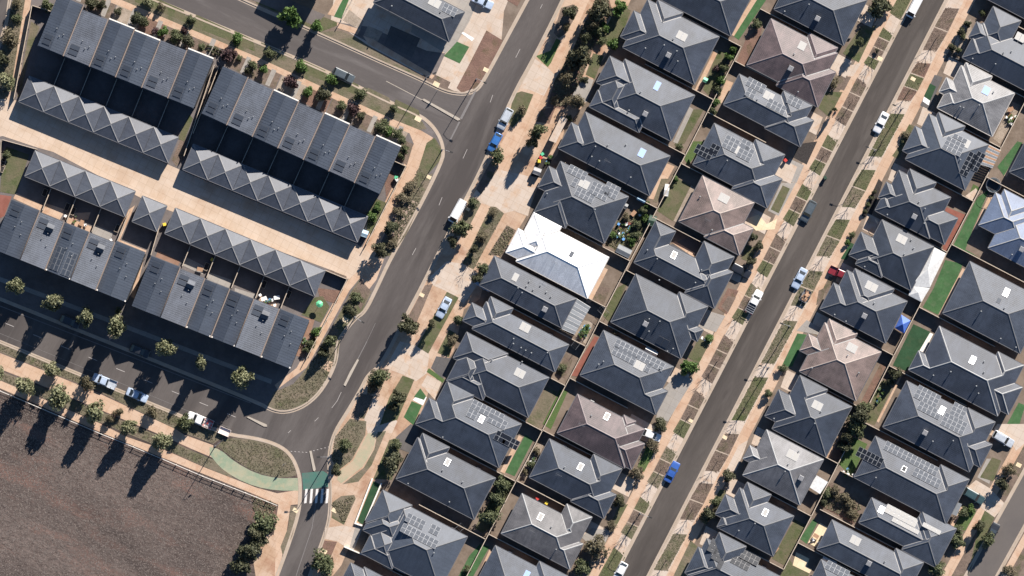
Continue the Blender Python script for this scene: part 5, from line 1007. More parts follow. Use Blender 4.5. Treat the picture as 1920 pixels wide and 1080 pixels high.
# gardens between the rows
for x, y, r, h, k, lab in ((1374, 92, 8, 2.6, 'bright', 'hedge tree by the back fence behind the second house, top'), (1368, 108, 9, 2.6, 'bright', 'hedge tree by the back fence behind the second house, second'), (1358, 128, 9, 2.4, 'green', 'hedge tree by the back fence behind the second house, third'), (1352, 150, 10, 2.6, 'bright', 'hedge tree by the back fence behind the second house, fourth'), (1345, 168, 9, 2.4, 'green', 'hedge tree by the back fence behind the second house, fifth'), (1342, 190, 9, 2.4, 'bright', 'hedge tree below the fence corner'), (1337, 208, 8, 2.2, 'green', 'lower hedge tree below the fence corner'), (1343, 130, 8, 2.2, 'purple', 'bare purple shrub on the lawn beside the hedge'), (1418, 45, 9, 2, 'green', 'shrub in the yard beside the long turf strip'),
    (1210, 410, 9, 1.8, 'bright', 'garden shrub in the overgrown yard, right'), (1195, 420, 9, 2, 'green', 'garden shrub in the overgrown yard, centre'), (1205, 395, 8, 2, 'green', 'garden shrub in the overgrown yard, top'), (1192, 440, 9, 1.8, 'green', 'garden shrub in the overgrown yard, lower'), (1186, 452, 8, 1.8, 'bright', 'garden shrub in the overgrown yard, lowest'), (1175, 408, 8, 1.4, 'dry', 'garden shrub in the overgrown yard, left'), (1150, 440, 7, 1.4, 'bright', 'garden shrub in the overgrown yard, by the house wall'), (1212, 385, 7, 1.5, 'bright', 'small shrub at the upper right of the overgrown yard'), (1265, 335, 7, 1.5, 'bright', 'shrub at the top of the lawn behind the tan pink house'), (1273, 274, 7, 1.4, 'green', 'shrub in the yard corner above the tan pink house'),
    (1290, 686, 17, 3, 'bright', 'bright green tree beside the grey driveway'), (1240, 798, 13, 2.4, 'dark', 'dark shrub next to the white car by the mauve house'), (1222, 836, 12, 2.4, 'dry', 'dry shrub in front of the mauve house'), (1195, 888, 13, 2.4, 'dry', 'dry shrub below the mauve house lawn'), (1163, 940, 12, 3, 'dark', 'dark shrub by the front wall near the blue car'), (1145, 985, 10, 1.5, 'dry', 'pale shrub at the lawn corner near the blue car'), (1120, 1025, 22, 4.5, 'dry', 'half dry tree beside the pale grey house'), (1092, 1065, 16, 3.5, 'green', 'green tree at the bottom edge beside the pale grey house'), (1412, 445, 9, 2.5, 'dark', 'dark hedge shrub beside the tan house lawn, top'), (1424, 462, 9, 2.5, 'dark', 'dark hedge shrub beside the tan house lawn, middle'), (1408, 490, 9, 2.5, 'dark', 'dark hedge shrub beside the tan house lawn, bottom'), (1330, 635, 9, 1.2, 'bright', 'low bright shrub by the stepping slabs'),
    (1654, 12, 20, 5, 'dark', 'large dark tree at the top of the narrow street'), (1612, 78, 8, 4.5, 'green', 'slim palm like tree on the front lawn beside the mauve house'), (1565, 205, 5, 4, 'cone', 'slim conical tree on the lawn near the narrow street'), (1562, 155, 11, 1.6, 'dry', 'bare twiggy shrub in the mulched front bed'), (1815, 44, 7, 1.6, 'dark', 'clipped round shrub in the white gravel bed, top'), (1803, 59, 8, 2, 'dark', 'clipped round shrub in the white gravel bed, second'), (1806, 68, 6, 1.5, 'green', 'clipped round shrub in the white gravel bed, third'), (1786, 89, 8, 2, 'dark', 'clipped round shrub in the white gravel bed, lowest'), (1797, 94, 6, 1.5, 'green', 'clipped round shrub beside the lowest in white gravel'), (1842, 24, 6, 1.4, 'green', 'small shrub by the driveway in the top right'), (1703, 255, 11, 2, 'dry', 'rounded white flowering shrub by the narrow street footpath'),
    (1640, 360, 5, 1.2, 'dark', 'small round shrub in the dark bed, top'), (1634, 372, 5, 1.2, 'dark', 'small round shrub in the dark bed, second'), (1628, 384, 5, 1.2, 'green', 'small round shrub in the dark bed, third'), (1622, 396, 5, 1.2, 'dark', 'small round shrub in the dark bed, fourth'), (1598, 440, 6, 1.2, 'green', 'shrub in the front bed near the white patio cover house'), (1590, 455, 7, 1.4, 'bright', 'lower shrub in the front bed near the white patio cover house'), (1615, 780, 20, 5.5, 'dark', 'big backyard tree by the charcoal house, upper'), (1604, 802, 18, 5, 'green', 'big backyard tree by the charcoal house, lower'), (1622, 765, 12, 3.5, 'green', 'backyard tree crown by the lawn'), (1590, 818, 13, 4, 'dark', 'dark tree above the fenced lawn'), (1582, 840, 11, 3, 'dark', 'dark tree at the left of the fenced lawn'), (1680, 702, 13, 3.5, 'dark', 'dark tree in the corner below the dark turf'), (1668, 715, 8, 2, 'dark', 'small dark shrub below the dark turf'),
    (1550, 925, 11, 2, 'green', 'grey green shrub in the wild garden, left'), (1565, 918, 11, 2, 'dry', 'dry shrub in the wild garden, top'), (1580, 930, 12, 2, 'dry', 'dry shrub in the wild garden, middle'), (1592, 945, 12, 1.8, 'dry', 'dry shrub in the wild garden, lower'), (1598, 963, 10, 1.5, 'dry', 'dry shrub in the wild garden, bottom'), (1545, 940, 9, 1.5, 'dark', 'dark shrub in the wild garden by the fence'), (1365, 894, 12, 2.6, 'dark', 'round dark shrub by the narrow street footpath'), (1325, 965, 14, 4, 'dark', 'dark tree in the front garden at the lower narrow street'), (1342, 940, 10, 2, 'green', 'green shrub above the dark front garden tree'), (1345, 955, 9, 1.8, 'dry', 'dry shrub beside the dark front garden tree'), (1440, 738, 8, 2, 'green', 'shrub by the shaded driveway'), (1467, 690, 8, 1.6, 'green', 'green shrub at the end of the side turf strip'),
    (944, 908, 15, 3.6, 'green', 'backyard hedge tree by the fence, top of three'), (932, 933, 14, 3.4, 'green', 'backyard hedge tree by the fence, middle of three'), (918, 968, 16, 3.6, 'green', 'backyard hedge tree by the fence, bottom of three'), (1893, 882, 13, 4, 'dry', 'verge tree on the far right street, top'), (1838, 988, 11, 3.5, 'dark', 'verge tree beside the black car'), (1852, 1014, 13, 4, 'green', 'verge tree below the black car'), (1793, 1013, 14, 2.4, 'green', 'round green shrub at the corner house front'), (1758, 1066, 16, 3, 'green', 'green tree at the bottom right corner'), (1808, 960, 10, 1.6, 'green', 'shrub in the turf garden of the right street, left'), (1820, 955, 8, 1.6, 'bright', 'shrub in the turf garden of the right street, right'), (1798, 993, 9, 1.6, 'green', 'shrub in the turf garden of the right street, lower'), (1890, 1072, 12, 2.5, 'dry', 'dry shrub at the right edge bottom'), (1880, 905, 11, 3.5, 'dark', 'dark verge tree on the far right street, lower'),
    (1005, 845, 8, 1.5, 'dry', 'dry shrub in the gravel yard, top'), (998, 870, 9, 1.5, 'green', 'green shrub in the gravel yard, middle'), (985, 885, 7, 1.2, 'dry', 'pale shrub in the gravel yard, bottom'), (1102, 612, 6, 1, 'bright', 'potted plants cluster beside the pergola, upper'), (1092, 625, 6, 1, 'green', 'potted plants cluster beside the pergola, lower'), (1055, 690, 8, 1.4, 'green', 'shrub in the small back garden left of red paving'), (1153, 623, 7, 1.6, 'dry', 'pale shrub beside the white shed'), (1645, 95, 5, 1, 'dark', 'small shrub beside the footpath near the front lawn')):
    tree(x, y, r, h, k, lab, 'shrub' if h < 3.3 else 'tree', name='shrub' if h < 3.3 else 'tree')
# bare winter saplings on the verges of the narrow street
cnt = {}
for fn, off, y0, y1 in VERGE:
    sd_ = 'west' if fn is LE else 'east'; i = cnt.get(sd_, 0); cnt[sd_] = i + 1
    if y0 < -5 or y1 > 1075: continue
    ym = y0 + (y1 - y0) * (.55 if sd_ == 'west' else .72)
    sapling(fn(ym) + off, ym, 4.6 + .5 * math.sin(i * 2.1), 'bare winter sapling on the %s verge of the narrow street, %s from the top' % (sd_, ORD[i]), 'bare saplings along the narrow street')
sapling(1650, 20, 4.5, 'bare winter sapling by the white van at the top', 'bare saplings along the narrow street'); sapling(877, 500, 3, 'bare sapling at the lower end of the long verge island', 'bare saplings along the wide road')
# ---- ground cover too small to count
def cover(name, mat, polys, n, smin, smax, flat=.5, seed=1, z=ZB + .02):
    rr = random.Random(seed); mb = MB(); tone = []
    ars = []
    for P in polys: ars.append(area(P))
    tot = sum(ars)
    for P, ar in zip(polys, ars):
        xs = [p[0] for p in P]; ys = [p[1] for p in P]; need = int(n * ar / tot); tr = 0
        while need > 0 and tr < n * 12:
            tr += 1; x, y = rr.uniform(min(xs), max(xs)), rr.uniform(min(ys), max(ys)); ins = False
            for i in range(len(P)):
                a, b = P[i], P[(i + 1) % len(P)]
                if (a[1] > y) != (b[1] > y) and x < (b[0] - a[0]) * (y - a[1]) / (b[1] - a[1]) + a[0]: ins = not ins
            if not ins: continue
            need -= 1; p = W(x, y, z); sz = rr.uniform(smin, smax); t0 = rr.random()
            for k in range(3):
                a = rr.uniform(0, 6.28); e = Vector((math.cos(a), math.sin(a), 0)) * sz; up = Vector((rr.gauss(0, .3), rr.gauss(0, .3), 1)).normalized() * sz * flat * rr.uniform(.7, 1.5); g = Vector((-e.y, e.x, 0)) * .5
                c = p + Vector((rr.gauss(0, sz * .4), rr.gauss(0, sz * .4), 0))
                mb.face([c - e, c + g + up, c + e, c - g + up * .6]); tone.append(min(1, max(0, t0 + rr.gauss(0, .2))))
    me = mb.mesh(name, mat); at = me.attributes.new('tone', 'FLOAT', 'FACE'); at.data.foreach_set('value', tone); o = link(name, me); o['kind'] = 'stuff'; o['label'] = name.replace('_', ' ') + ' scattered over the ground'; return o
leaf_mat('straw', (.11, .088, .078), (.27, .225, .20), (.16, .125, .105)); leaf_mat('scrub', (.08, .075, .042), (.20, .17, .115), (.12, .11, .065)); leaf_mat('blade', (.07, .08, .035), (.15, .15, .08), (.10, .105, .05)); leaf_mat('bark', (.10, .07, .055), (.24, .18, .14), (.14, .10, .08))
FIELD = [(-40, 730), (0, 740), (190, 818), (240, 838), (300, 864), (380, 896), (470, 930), (500, 950), (470, 1000), (430, 1080), (420, 1100), (-40, 1100)]
cover('dry_field_tufts', 'straw', [FIELD], 30000, .05, .14, .3, 2)
cover('verge_scrub', 'scrub', [[(405, 838), (425, 822), (480, 827), (520, 840), (543, 858), (555, 885), (520, 893), (480, 884), (445, 864)], [(622, 642), (628, 680), (604, 725), (577, 752), (545, 766), (515, 766), (514, 735), (550, 720), (588, 675)], [(786, 312), (800, 330), (785, 384), (745, 400), (757, 372)], [(740, 440), (760, 440), (732, 478), (703, 480)], [(656, 787), (685, 792), (660, 862), (635, 880), (622, 860), (628, 820)], [(0, 645), (350, 788), (420, 815), (400, 830), (345, 808), (180, 730), (0, 658)], [(0, 697), (180, 770), (300, 820), (360, 848), (400, 866), (380, 872), (305, 838), (190, 790), (0, 710)], [(920, 387), (945, 400), (888, 503), (867, 493)], [(24, 0), (46, 0), (25, 135), (12, 180), (-10, 180), (4, 95)]], 6000, .06, .16, .5, 3)
vp = {'g': [], 'm': []}
for fn, lst, d0, d1 in ((LE, WEST, -25, -6), (RE, EAST, 6, 30)):
    for y0, y1, code in lst:
        n = len(code)
        for j, ch in enumerate(code):
            ya, yb = y0 + (y1 - y0) * j / n, y0 + (y1 - y0) * (j + 1) / n
            vp['g' if ch in 'gd' else 'm'].append([(fn(ya) + d0, ya - 2), (fn(ya) + d1, ya + 5), (fn(yb) + d1, yb + 2), (fn(yb) + d0, yb - 5)])
cover('verge_grass', 'blade', vp['g'], 6000, .05, .11, .45, 4); cover('bark_mulch', 'bark', vp['m'], 6000, .04, .10, .4, 5)
cover('garden_ground_cover', 'scrub', [[(1120, -5), (1140, -5), (1146, 20), (1118, 72), (1090, 148), (1060, 200), (1030, 196), (1042, 150), (1075, 92)], [(950, 424), (966, 434), (940, 478), (918, 476)], [(697, 694), (728, 694), (712, 733), (690, 738)], [(1135, 457), (1157, 417), (1203, 392), (1220, 405), (1180, 474)], [(1535, 946), (1547, 908), (1615, 950), (1605, 980)], [(622, 944), (664, 930), (645, 982)], [(765, 374), (783, 382), (745, 450), (735, 458), (744, 400)], [(472, 928), (518, 946), (510, 985), (482, 996)]], 5000, .08, .25, .7, 6)
# ------------------------------------------------------------------ fences
def fence(a, b, label, h=1.8, mat='fence_timber', cap='fence_cap', group='paling fences between the yards', n=None):
    A, B = W(*a, h), W(*b, h); A.z = B.z = 0; D_ = B - A; L = D_.length; rz = math.atan2(D_.y, D_.x); root = empty('fence', (A.x, A.y, ZB), rz, label, 'fence', group)
    mb = MB(); mb.box(0, L, -.02, .02, -.05, h - .04)
    for z in (.3, h - .4): mb.box(0, L, .02, .06, z, z + .09)
    mb.build('paling', mat, root); cb = MB(); cb.box(-.04, L + .04, -.065, .075, h - .04, h + .01, 0, True); cb.build('capping', cap, root)
    pb = MB(); 
    for i in range(int(L / 2.4) + 1): pb.box(min(L - .1, i * 2.4), min(L, i * 2.4 + .1), .06, .15, -.05, h - .1)
    pb.build('post', mat, root)['kind'] = 'stuff'
    return root
BX = lambda y: 1435 - .5185 * y
BG = lambda y: 1877 - .5163 * (y - 277)
def lots(row, line_fn, ux, words):
    hs = HOUSES[row]; ys = []
    for h_a, h_b in zip(hs, hs[1:]):
        m = (h_a.o + h_b.o) / 2; mx, my = m.x / S + 960, 540 - m.y / S
        # intersection of the lot line (through m, along U) with the back line
        for k in range(-140, 140):
            x, y = mx + ux * .887 * k, my + ux * .462 * k
            if (k >= 0) and (x - line_fn(y)) * ux >= 0: break
        ys.append((mx, my, x, y))
    return ys
allb = {}
for row, fn, ux, wd in (('W', BX, 1, 'fronting the wide road'), ('E', BX, -1, 'west of the narrow street'), ('F', BG, 1, 'east of the narrow street'), ('G', BG, -1, 'along the far right street')):
    L = lots(row, fn, ux, wd)
    for i, (mx, my, x, y) in enumerate(L):
        f0 = 30
        fence((mx - ux * .887 * f0, my - ux * .462 * f0), (x, y), 'timber side fence between %s and %s houses, %s' % (ORD[i], ORD[i + 1], RS[row]))
    allb[row] = L
for row, fn, wd in (('W', BX, 'behind the %s house fronting the wide road'), ('F', BG, 'behind the %s house east of the narrow street')):
    L = allb[row]
    for i in range(len(L) - 1):
        fence((L[i][2], L[i][3]), (L[i + 1][2], L[i + 1][3]), 'pale capped back fence ' + wd % ORD[i + 1])
# terraces: courtyard fences from each party wall to the garages
def court(T_, sgn, length, words):
    for i, (o, U, N, wd, d) in enumerate(T_):
        if i == len(T_) - 1: continue
        a = o + U * wd / 2 + (N * (-.3) if sgn < 0 else N * (d + .3)); b = a + N * sgn * length
        f = lambda v: (v.x / S + 960, 540 - v.y / S)
        fence(f(a), f(b), 'courtyard fence %s from west behind terrace %s' % (ORD[i], words), 1.7, 'fence_dark', 'fence_cap', 'courtyard fences behind the terraces')
court(T1, -1, 6.6, 'beside the side street, left half'); court(T2, -1, 6.6, 'beside the side street, right half'); court(B1, 1, 7.0, 'above the bottom road, left half'); court(B2, 1, 7.0, 'above the bottom road, right half')
for a, b, lab in (((60, 10), (26, 186), 'boundary fence along the left end of the northern terrace'), ((60, 10), (98, 22), 'short fence closing the yard at the top left terrace'), ((402, 122), (345, 292), 'side fence between the two northern terraces, left'), ((410, 126), (362, 250), 'side fence between the two northern terraces, right'), ((761, 312), (687, 458), 'boundary fence along the path at the terrace end'), ((652, 522), (575, 672), 'boundary fence along the path beside the southern terrace end'), ((608, 506), (652, 524), 'short fence beside the lane mouth planting'), ((735, 300), (762, 312), 'short fence at the service yard of the northern terrace'), ((2, 262), (0, 320), 'fence at the left edge yard'), ((5, 262), (70, 280), 'fence along the lane at the left edge'), ((270, 484), (243, 545), 'fence in the gap between the southern terraces'), ((300, 420), (283, 478), 'fence between the standalone garage and the right row'), ((640, 38), (715, -100), 'fence beside the turf strip at the top'), ((1060, 305), (1025, 365), 'front side fence beside the charcoal solar house')):
    fence(a, b, lab, 1.8, group='boundary fences')
def wall(name, pts, label, h, mat, t=.16, cat='wall', group=None):
    mb = MB(); P = [W(*p, 0) for p in pts]
    for i, (a, b) in enumerate(zip(P, P[1:])):
        d = (b - a); n = Vector((-d.y, d.x, 0)).normalized() * t / 2; m = (a + b) / 2; m.z = ZB + h / 2 - .02 + .003 * i; mb.obox(m, d / 2 + d.normalized() * t / 2, n, Vector((0, 0, h / 2)))
    return tag(mb.build(name, mat), label, cat, group)
wall('garden_wall', [(698, 898), (666, 981), (678, 985)], 'low white wall round the dark turf strip by the south road', .5, 'white_render', .3)
wall('garden_wall', [(715, 907), (686, 975)], 'low white wall on the house side of the dark turf strip', .5, 'white_render', .3)
wall('garden_wall', [(646, 1025), (693, 1045), (760, 1075)], 'white topped boundary wall left of the house with two solar rows', 1.2, 'white_render', .2)
wall('garden_wall', [(1594, 290 - 218), (1584, 72)], 'dark low wall by the front lawn', .5, 'dark_wall')
wall('garden_wall', [(1600, 40), (1585, 70)], 'white gutter wall in front of the top charcoal house', 2.6, 'white_render', .5)
wall('garden_wall', [(1788, 1025), (1770, 100), ][:0] or [(1772, 102), (1800, 112)], 'low dark retaining wall under the clipped shrubs', .5, 'dark_wall', .25)
# white post and rail fence along the field
root = empty('rail_fence', (0, 0, 0), 0, 'white post and rail fence along the field edge path', 'fence')
PTS = [(-30, 720), (0, 733), (190, 814), (250, 838), (305, 861), (380, 893), (480, 932), (520, 948)]
pw = [W(*p, 1.0) for p in PTS]; rb = MB(); pm = None; mbp = MB(); mbp.box(-.09, .09, -.09, .09, 0, 1.0, 0, False, .02); pmesh = mbp.mesh('post', 'white_rail')
for a, b in zip(pw, pw[1:]):
    d = b - a; n = Vector((-d.y, d.x, 0)).normalized()
    for z in (.45, .9): m = (a + b) / 2; m.z = ZB + z; rb.obox(m, d / 2, n * .045, Vector((0, 0, .02)))
    k = max(1, int(d.length / 2.3))
    for j in range(k):
        o = link('post', pmesh, root); p = a.lerp(b, j / k); o.location = (p.x, p.y, ZB)
rb.build('rail', 'white_rail', root)
# ------------------------------------------------------------------ street lamps
def lamp(px, py, dirx, diry, label, h=8.5, arm=1.8):
    root = empty('street_lamp', (W(px, py).x, W(px, py).y, ZB), math.atan2(-diry, dirx), label, 'street lamp', 'street lamps')
    mb = MB(); mb.tube((0, 0, 0), (0, 0, h), .10, .06, 8); mb.tube((0, 0, 0), (0, 0, .35), .18, .16, 8, 0, True); mb.build('pole', 'pole_metal', root)
    mb = MB(); mb.tube((0, 0, h - .05), (arm * .5, 0, h + .25), .045, .04, 6); mb.tube((arm * .5, 0, h + .25), (arm, 0, h + .3), .04, .035, 6); mb.build('arm', 'pole_metal', root)
    mb = MB(); mb.box(arm - .1, arm + .6, -.15, .15, h + .22, h + .36, 0, True, .03); mb.build('lamp_head', 'rubber', root)
for x, y, dx, dy, l in ((799, 147, .9, -.4, 'street lamp on the side street corner by the mulch bed'), (893, 149, .9, .45, 'street lamp at the kerb corner of the side street'), (829, 281, .95, .3, 'street lamp on the path side of the wide road near the side street'), (666, 594, .9, .55, 'street lamp at the kerb build out on the wide road'), (404, 836, .7, -.5, 'street lamp at the start of the green cycle path'), (1640, 283, -.9, -.3, 'street lamp on the east verge above the dark sedan'), (1441, 689, -.9, -.2, 'street lamp on the east verge in the middle of the narrow street'), (1200, 962, .95, .3, 'street lamp on the west verge near the blue sedan'), (1690, 205, -.9, -.3, 'street lamp on the east verge beside the white hatchback'), (618, 855, -.9, 0, 'street lamp left of the tall tree near the crossing'), (1480, 612, -.9, -.3, 'street lamp on the east verge near the load trailer')):
    lamp(x, y, dx, dy, l)
# signs
for x, y, lab in ((820, 170, 'small road sign at the side street mouth'), (533, 870, 'small sign at the tip of the corner island')):
    root = empty('road_sign', (W(x, y).x, W(x, y).y, ZB), .6, lab, 'sign'); mb = MB(); mb.tube((0, 0, 0), (0, 0, 2.6), .04, .04, 6); mb.build('pole', 'pole_metal', root); mb = MB(); mb.box(-.45, .45, -.02, .02, 1.9, 2.6, 0, True); mb.build('sign_plate', 'pole_metal', root)
# ------------------------------------------------------------------ vehicles
def wheel_mesh(r=.33, w=.22):
    def mk():
        mb = MB(); n = 14
        for i in range(n):
            a, b = 2 * math.pi * i / n, 2 * math.pi * (i + 1) / n
            P = lambda t, rr, y: (math.cos(t) * rr, y, math.sin(t) * rr)
            mb.face([P(a, r, -w / 2), P(b, r, -w / 2), P(b, r, w / 2), P(a, r, w / 2)], 0)
            for y in (-w / 2, w / 2):
                mb.face([P(a, r, y), P(b, r, y), P(b, r * .66, y), P(a, r * .66, y)], 0); mb.face([(0, y * 1.05, 0), P(a, r * .66, y), P(b, r * .66, y)], 1)
        return mb.mesh('wheel', ['rubber', 'rim'])
    return shared(('wheel', r, w), mk)
SPEC = {  # L, W, belt, roof, stations of lower body (x fraction, half width fraction, top height), cabin (base0, roof0, roof1, base1)
    'sedan': dict(L=4.6, W=1.8, H=1.45, belt=.95, hood=.86, boot=.95, cab=(.30, .44, .70, .86)),
    'hatch': dict(L=4.2, W=1.78, H=1.48, belt=.97, hood=.88, boot=.97, cab=(.27, .42, .82, .96)),
    'suv': dict(L=4.7, W=1.88, H=1.72, belt=1.08, hood=1.0, boot=1.08, cab=(.27, .40, .88, .97)),
    'van': dict(L=5.2, W=1.95, H=2.1, belt=1.15, hood=1.05, boot=1.15, cab=(.06, .20, .97, .995)),
    'ute': dict(L=5.2, W=1.86, H=1.75, belt=1.05, hood=1.0, boot=1.0, cab=(.24, .35, .58, .64)),
}
def vehicle(kd, px, py, deg, paint, label, cat, tray=None, scale=1.0, group='parked vehicles', name=None):
    """deg: heading of the nose measured in the photo, clockwise from +x (right)"""
    s = SPEC[kd]; L, Wd, H_, belt = s['L'] * scale, s['W'] * scale, s['H'], s['belt']; p = W(px, py, .8)
    zg = .0
    root = empty(name or ('parked_car' if kd in ('sedan', 'hatch', 'suv') else {'van': 'parked_van', 'ute': 'parked_ute'}[kd]), (p.x, p.y, zg), -math.radians(deg), label, cat, group)
    X = lambda f: L / 2 - f * L       # f 0 nose .. 1 tail
    c0, c1, c2, c3 = s['cab']; hw = Wd / 2
    st = [(0, .80, s['hood'] * .72), (.035, .92, s['hood'] * .86), (.10, .98, s['hood'] * .94), (c0, 1.0, belt * .985), (c0 + .06, 1.0, belt), (c3 - .04, 1.0, belt), (min(c3 + .01, .955), .99, s['boot'] * (.99 if kd != 'ute' else .95)), (.965, .93, s['boot'] * .95), (1.0, .84, s['boot'] * .80)]
    if kd == 'ute': st = [t for t in st if t[0] <= c3 - .03] + [(c3, 1.0, belt), (c3 + .005, 1.0, .62), (1.0, .98, .62)]
    st = [t for i, t in enumerate(st) if i == 0 or t[0] > st[i - 1][0]]
    mb = MB(); rings = []
    for f, wf, zt in st:
        h = hw * wf; zl = .24; x = X(f)
        rings.append([(x, -h * .92, zl), (x, -h, zl + .16), (x, -h, zt * .74), (x, -h * .93, zt * .95), (x, -h * .80, zt), (x, 0, zt + .035), (x, h * .80, zt), (x, h * .93, zt * .95), (x, h, zt * .74), (x, h, zl + .16), (x, h * .92, zl)])
    for a, b in zip(rings, rings[1:]):
        for i in range(10): mb.face([a[i], a[i + 1], b[i + 1], b[i]])
        mb.face([a[0], b[0], b[10], a[10]])
    mb.face(rings[0][::-1]); mb.face(rings[-1])
    body = mb.build('body', paint, root)
    for pl in body.data.polygons: pl.use_smooth = False
    # cabin: base ring at the belt, roof ring
    wb, wr = hw * .90, hw * .72; zr = H_
    B = {k: Vector(v) for k, v in dict(fl=(X(c0), wb * .93, belt - .01), fr=(X(c0), -wb * .93, belt - .01), bl=(X(c3), wb * .92, belt - .01), br=(X(c3), -wb * .92, belt - .01)).items()}
    T = {k: Vector(v) for k, v in dict(fl=(X(c1), wr, zr - .03), fr=(X(c1), -wr, zr - .03), bl=(X(c2), wr, zr - .04), br=(X(c2), -wr, zr - .04)).items()}
    ws = 'glass'
    def quad(nm, pts, mt): m2 = MB(); m2.face(pts); m2.build(nm, mt, root)
    quad('windscreen', [B['fr'], B['fl'], T['fl'], T['fr']], ws)
    if kd != 'van': quad('rear_window', [B['bl'], B['br'], T['br'], T['bl']], ws)
    else: quad('rear_door', [B['bl'], B['br'], T['br'], T['bl']], paint)
    sm = paint if kd == 'van' else ws
    quad('side_window', [B['fl'], B['bl'], T['bl'], T['fl']], sm); quad('side_window', [B['br'], B['fr'], T['fr'], T['br']], sm)
    m2 = MB(); e = .02; r0, r1 = X(c1) + e, X(c2) - e; xm = (r0 + r1) / 2
    rows = [[(x, y * (wr + .02), zr - (.03 if abs(y) > .9 else 0) - (.02 if x in (r0, r1) else 0)) for y in (-1, -.6, .6, 1)] for x in (r0, xm, r1)]
    for a, b in zip(rows, rows[1:]):
        for i in range(3): m2.face([a[i], b[i], b[i + 1], a[i + 1]][::-1])
    for sg in (-1, 1):   # pillars
        for a, b in ((B['fl'], T['fl']), (B['bl'], T['bl'])):
            a = Vector((a.x, a.y * sg, a.z)); b = Vector((b.x, b.y * sg, b.z)); m2.tube(a + Vector((0, 0, .0)), b, .05, .045, 5)
    m2.build('roof', paint, root)
    wm = wheel_mesh(.34 if kd != 'van' else .36)
    for f in (.185, .81):
        for sg in (-1, 1):
            o = link('wheel', wm, root); o.location = (X(f), sg * (hw - .10), .345)
    for sg in (-1, 1):
        m2 = MB(); m2.box(X(.045), X(.005), sg * hw * .62 - .17, sg * hw * .62 + .17, s['hood'] * .62, s['hood'] * .76, 0, True); m2.build('headlight', 'lamp_clear', root)
        m2 = MB(); m2.box(X(1.0) - .01, X(.975), sg * hw * .68 - .14, sg * hw * .68 + .14, s['boot'] * .62, s['boot'] * .78, 0, True); m2.build('tail_light', 'tail_red', root)
        m2 = MB(); m2.box(X(c0 + .08), X(c0 + .04), sg * (hw + .06) - .09, sg * (hw + .06) + .09, belt, belt + .14, 0, True); m2.build('mirror', paint, root)
    if kd == 'ute':
        m2 = MB(); x0, x1 = X(.995), X(c3 + .015); z0, z1, t = .62, 1.02, .05; w2 = hw * 1.0
        m2.box(x0, x1, -w2, w2, z0, z0 + .05); m2.box(x0, x1, -w2, -w2 + t, z0, z1); m2.box(x0, x1, w2 - t, w2, z0, z1); m2.box(x0, x0 + t, -w2 + t, w2 - t, z0, z1 - .01); m2.box(x1 - t, x1, -w2 + t, w2 - t, z0, z1 + .25); m2.build('tray', tray or paint, root)
    return root
A_ = 117.6   # down the street, away from the top
vehicle('suv', 644, 141, 25, 'car_grey', 'dark grey four wheel drive parked on the side street', 'car')
vehicle('suv', 947, 223, A_, 'car_silver', 'silver white station wagon parked above the blue car', 'car')
vehicle('hatch', 928, 267, A_, 'car_bright_blue', 'small bright blue car behind the silver wagon', 'car')
vehicle('van', 858, 396, A_ + 1, 'car_white', 'long white van parked beside the wide road', 'van', scale=1.0)
vehicle('sedan', 832, 577, A_, 'car_pale', 'pale silver sedan parked on the grass island', 'car')
vehicle('hatch', 906, 532, 32, 'car_pale', 'pale car partly under the eave beside the white roofed house', 'car')
vehicle('sedan', 905, 3, 25, 'car_pale', 'white car on the driveway at the top edge', 'car')
vehicle('van', 1715, 12, A_, 'car_white', 'white van at the top of the narrow street', 'van', scale=.95)
vehicle('sedan', 1652, 230, A_, 'car_white', 'white sedan parked east of the narrow street', 'car')
vehicle('suv', 1516, 396, A_, 'car_grey', 'dark four wheel drive with pale nose on the west kerb', 'car')
vehicle('sedan', 1499, 522, A_, 'car_pale', 'pale silver sedan parked near the load trailer', 'car')
r_ = vehicle('ute', 1414, 566, -A_ + 56, 'car_white', 'white ute with dark tray rack parked on the west verge', 'ute', 'car_grey')
vehicle('sedan', 1260, 885, A_ + 180, 'car_blue', 'royal blue sedan parked on the lower narrow street', 'car')
vehicle('hatch', 1163, 1072, A_, 'car_white', 'white car at the bottom edge of the narrow street', 'car')
vehicle('hatch', 1222, 816, 22, 'car_white', 'white hatchback nosed out beside the mauve house', 'car', scale=.95)
vehicle('suv', 1388, 507, 27, 'car_black', 'black car on the shaded driveway beside the courtyard house', 'car')
vehicle('ute', 1575, 513, 24, 'car_red', 'dark red ute under the eave by the narrow street', 'ute', 'car_red', .92)
vehicle('ute', 196, 715, 22 + 180, 'car_pale', 'pale ute parked on the bottom road under tree shade', 'ute', 'car_silver')
vehicle('sedan', 257, 741, 23, 'car_pale', 'pale sedan parked on the bottom road', 'car')
vehicle('hatch', 131, 603, 23, 'car_black', 'black car hidden in the terrace shadow', 'car')
vehicle('hatch', 262, 658, 23, 'car_black', 'dark car in shadow beside the kerb below the terraces', 'car')
tr = vehicle('ute', 375, 788, 23 + 180, 'car_white', 'white truck loaded with red crates', 'truck', 'crate_white', 1.08, name='parked_truck')
vehicle('sedan', 1860, 1000, A_ + 180, 'car_black', 'black sedan on the far right street', 'car')
vehicle('suv', 1826, 930, 30, 'car_teal', 'dark green car on the driveway near the right street', 'car')
vehicle('suv', 1881, 823, 30, 'car_silver', 'silver station wagon on the driveway near the right street', 'car')
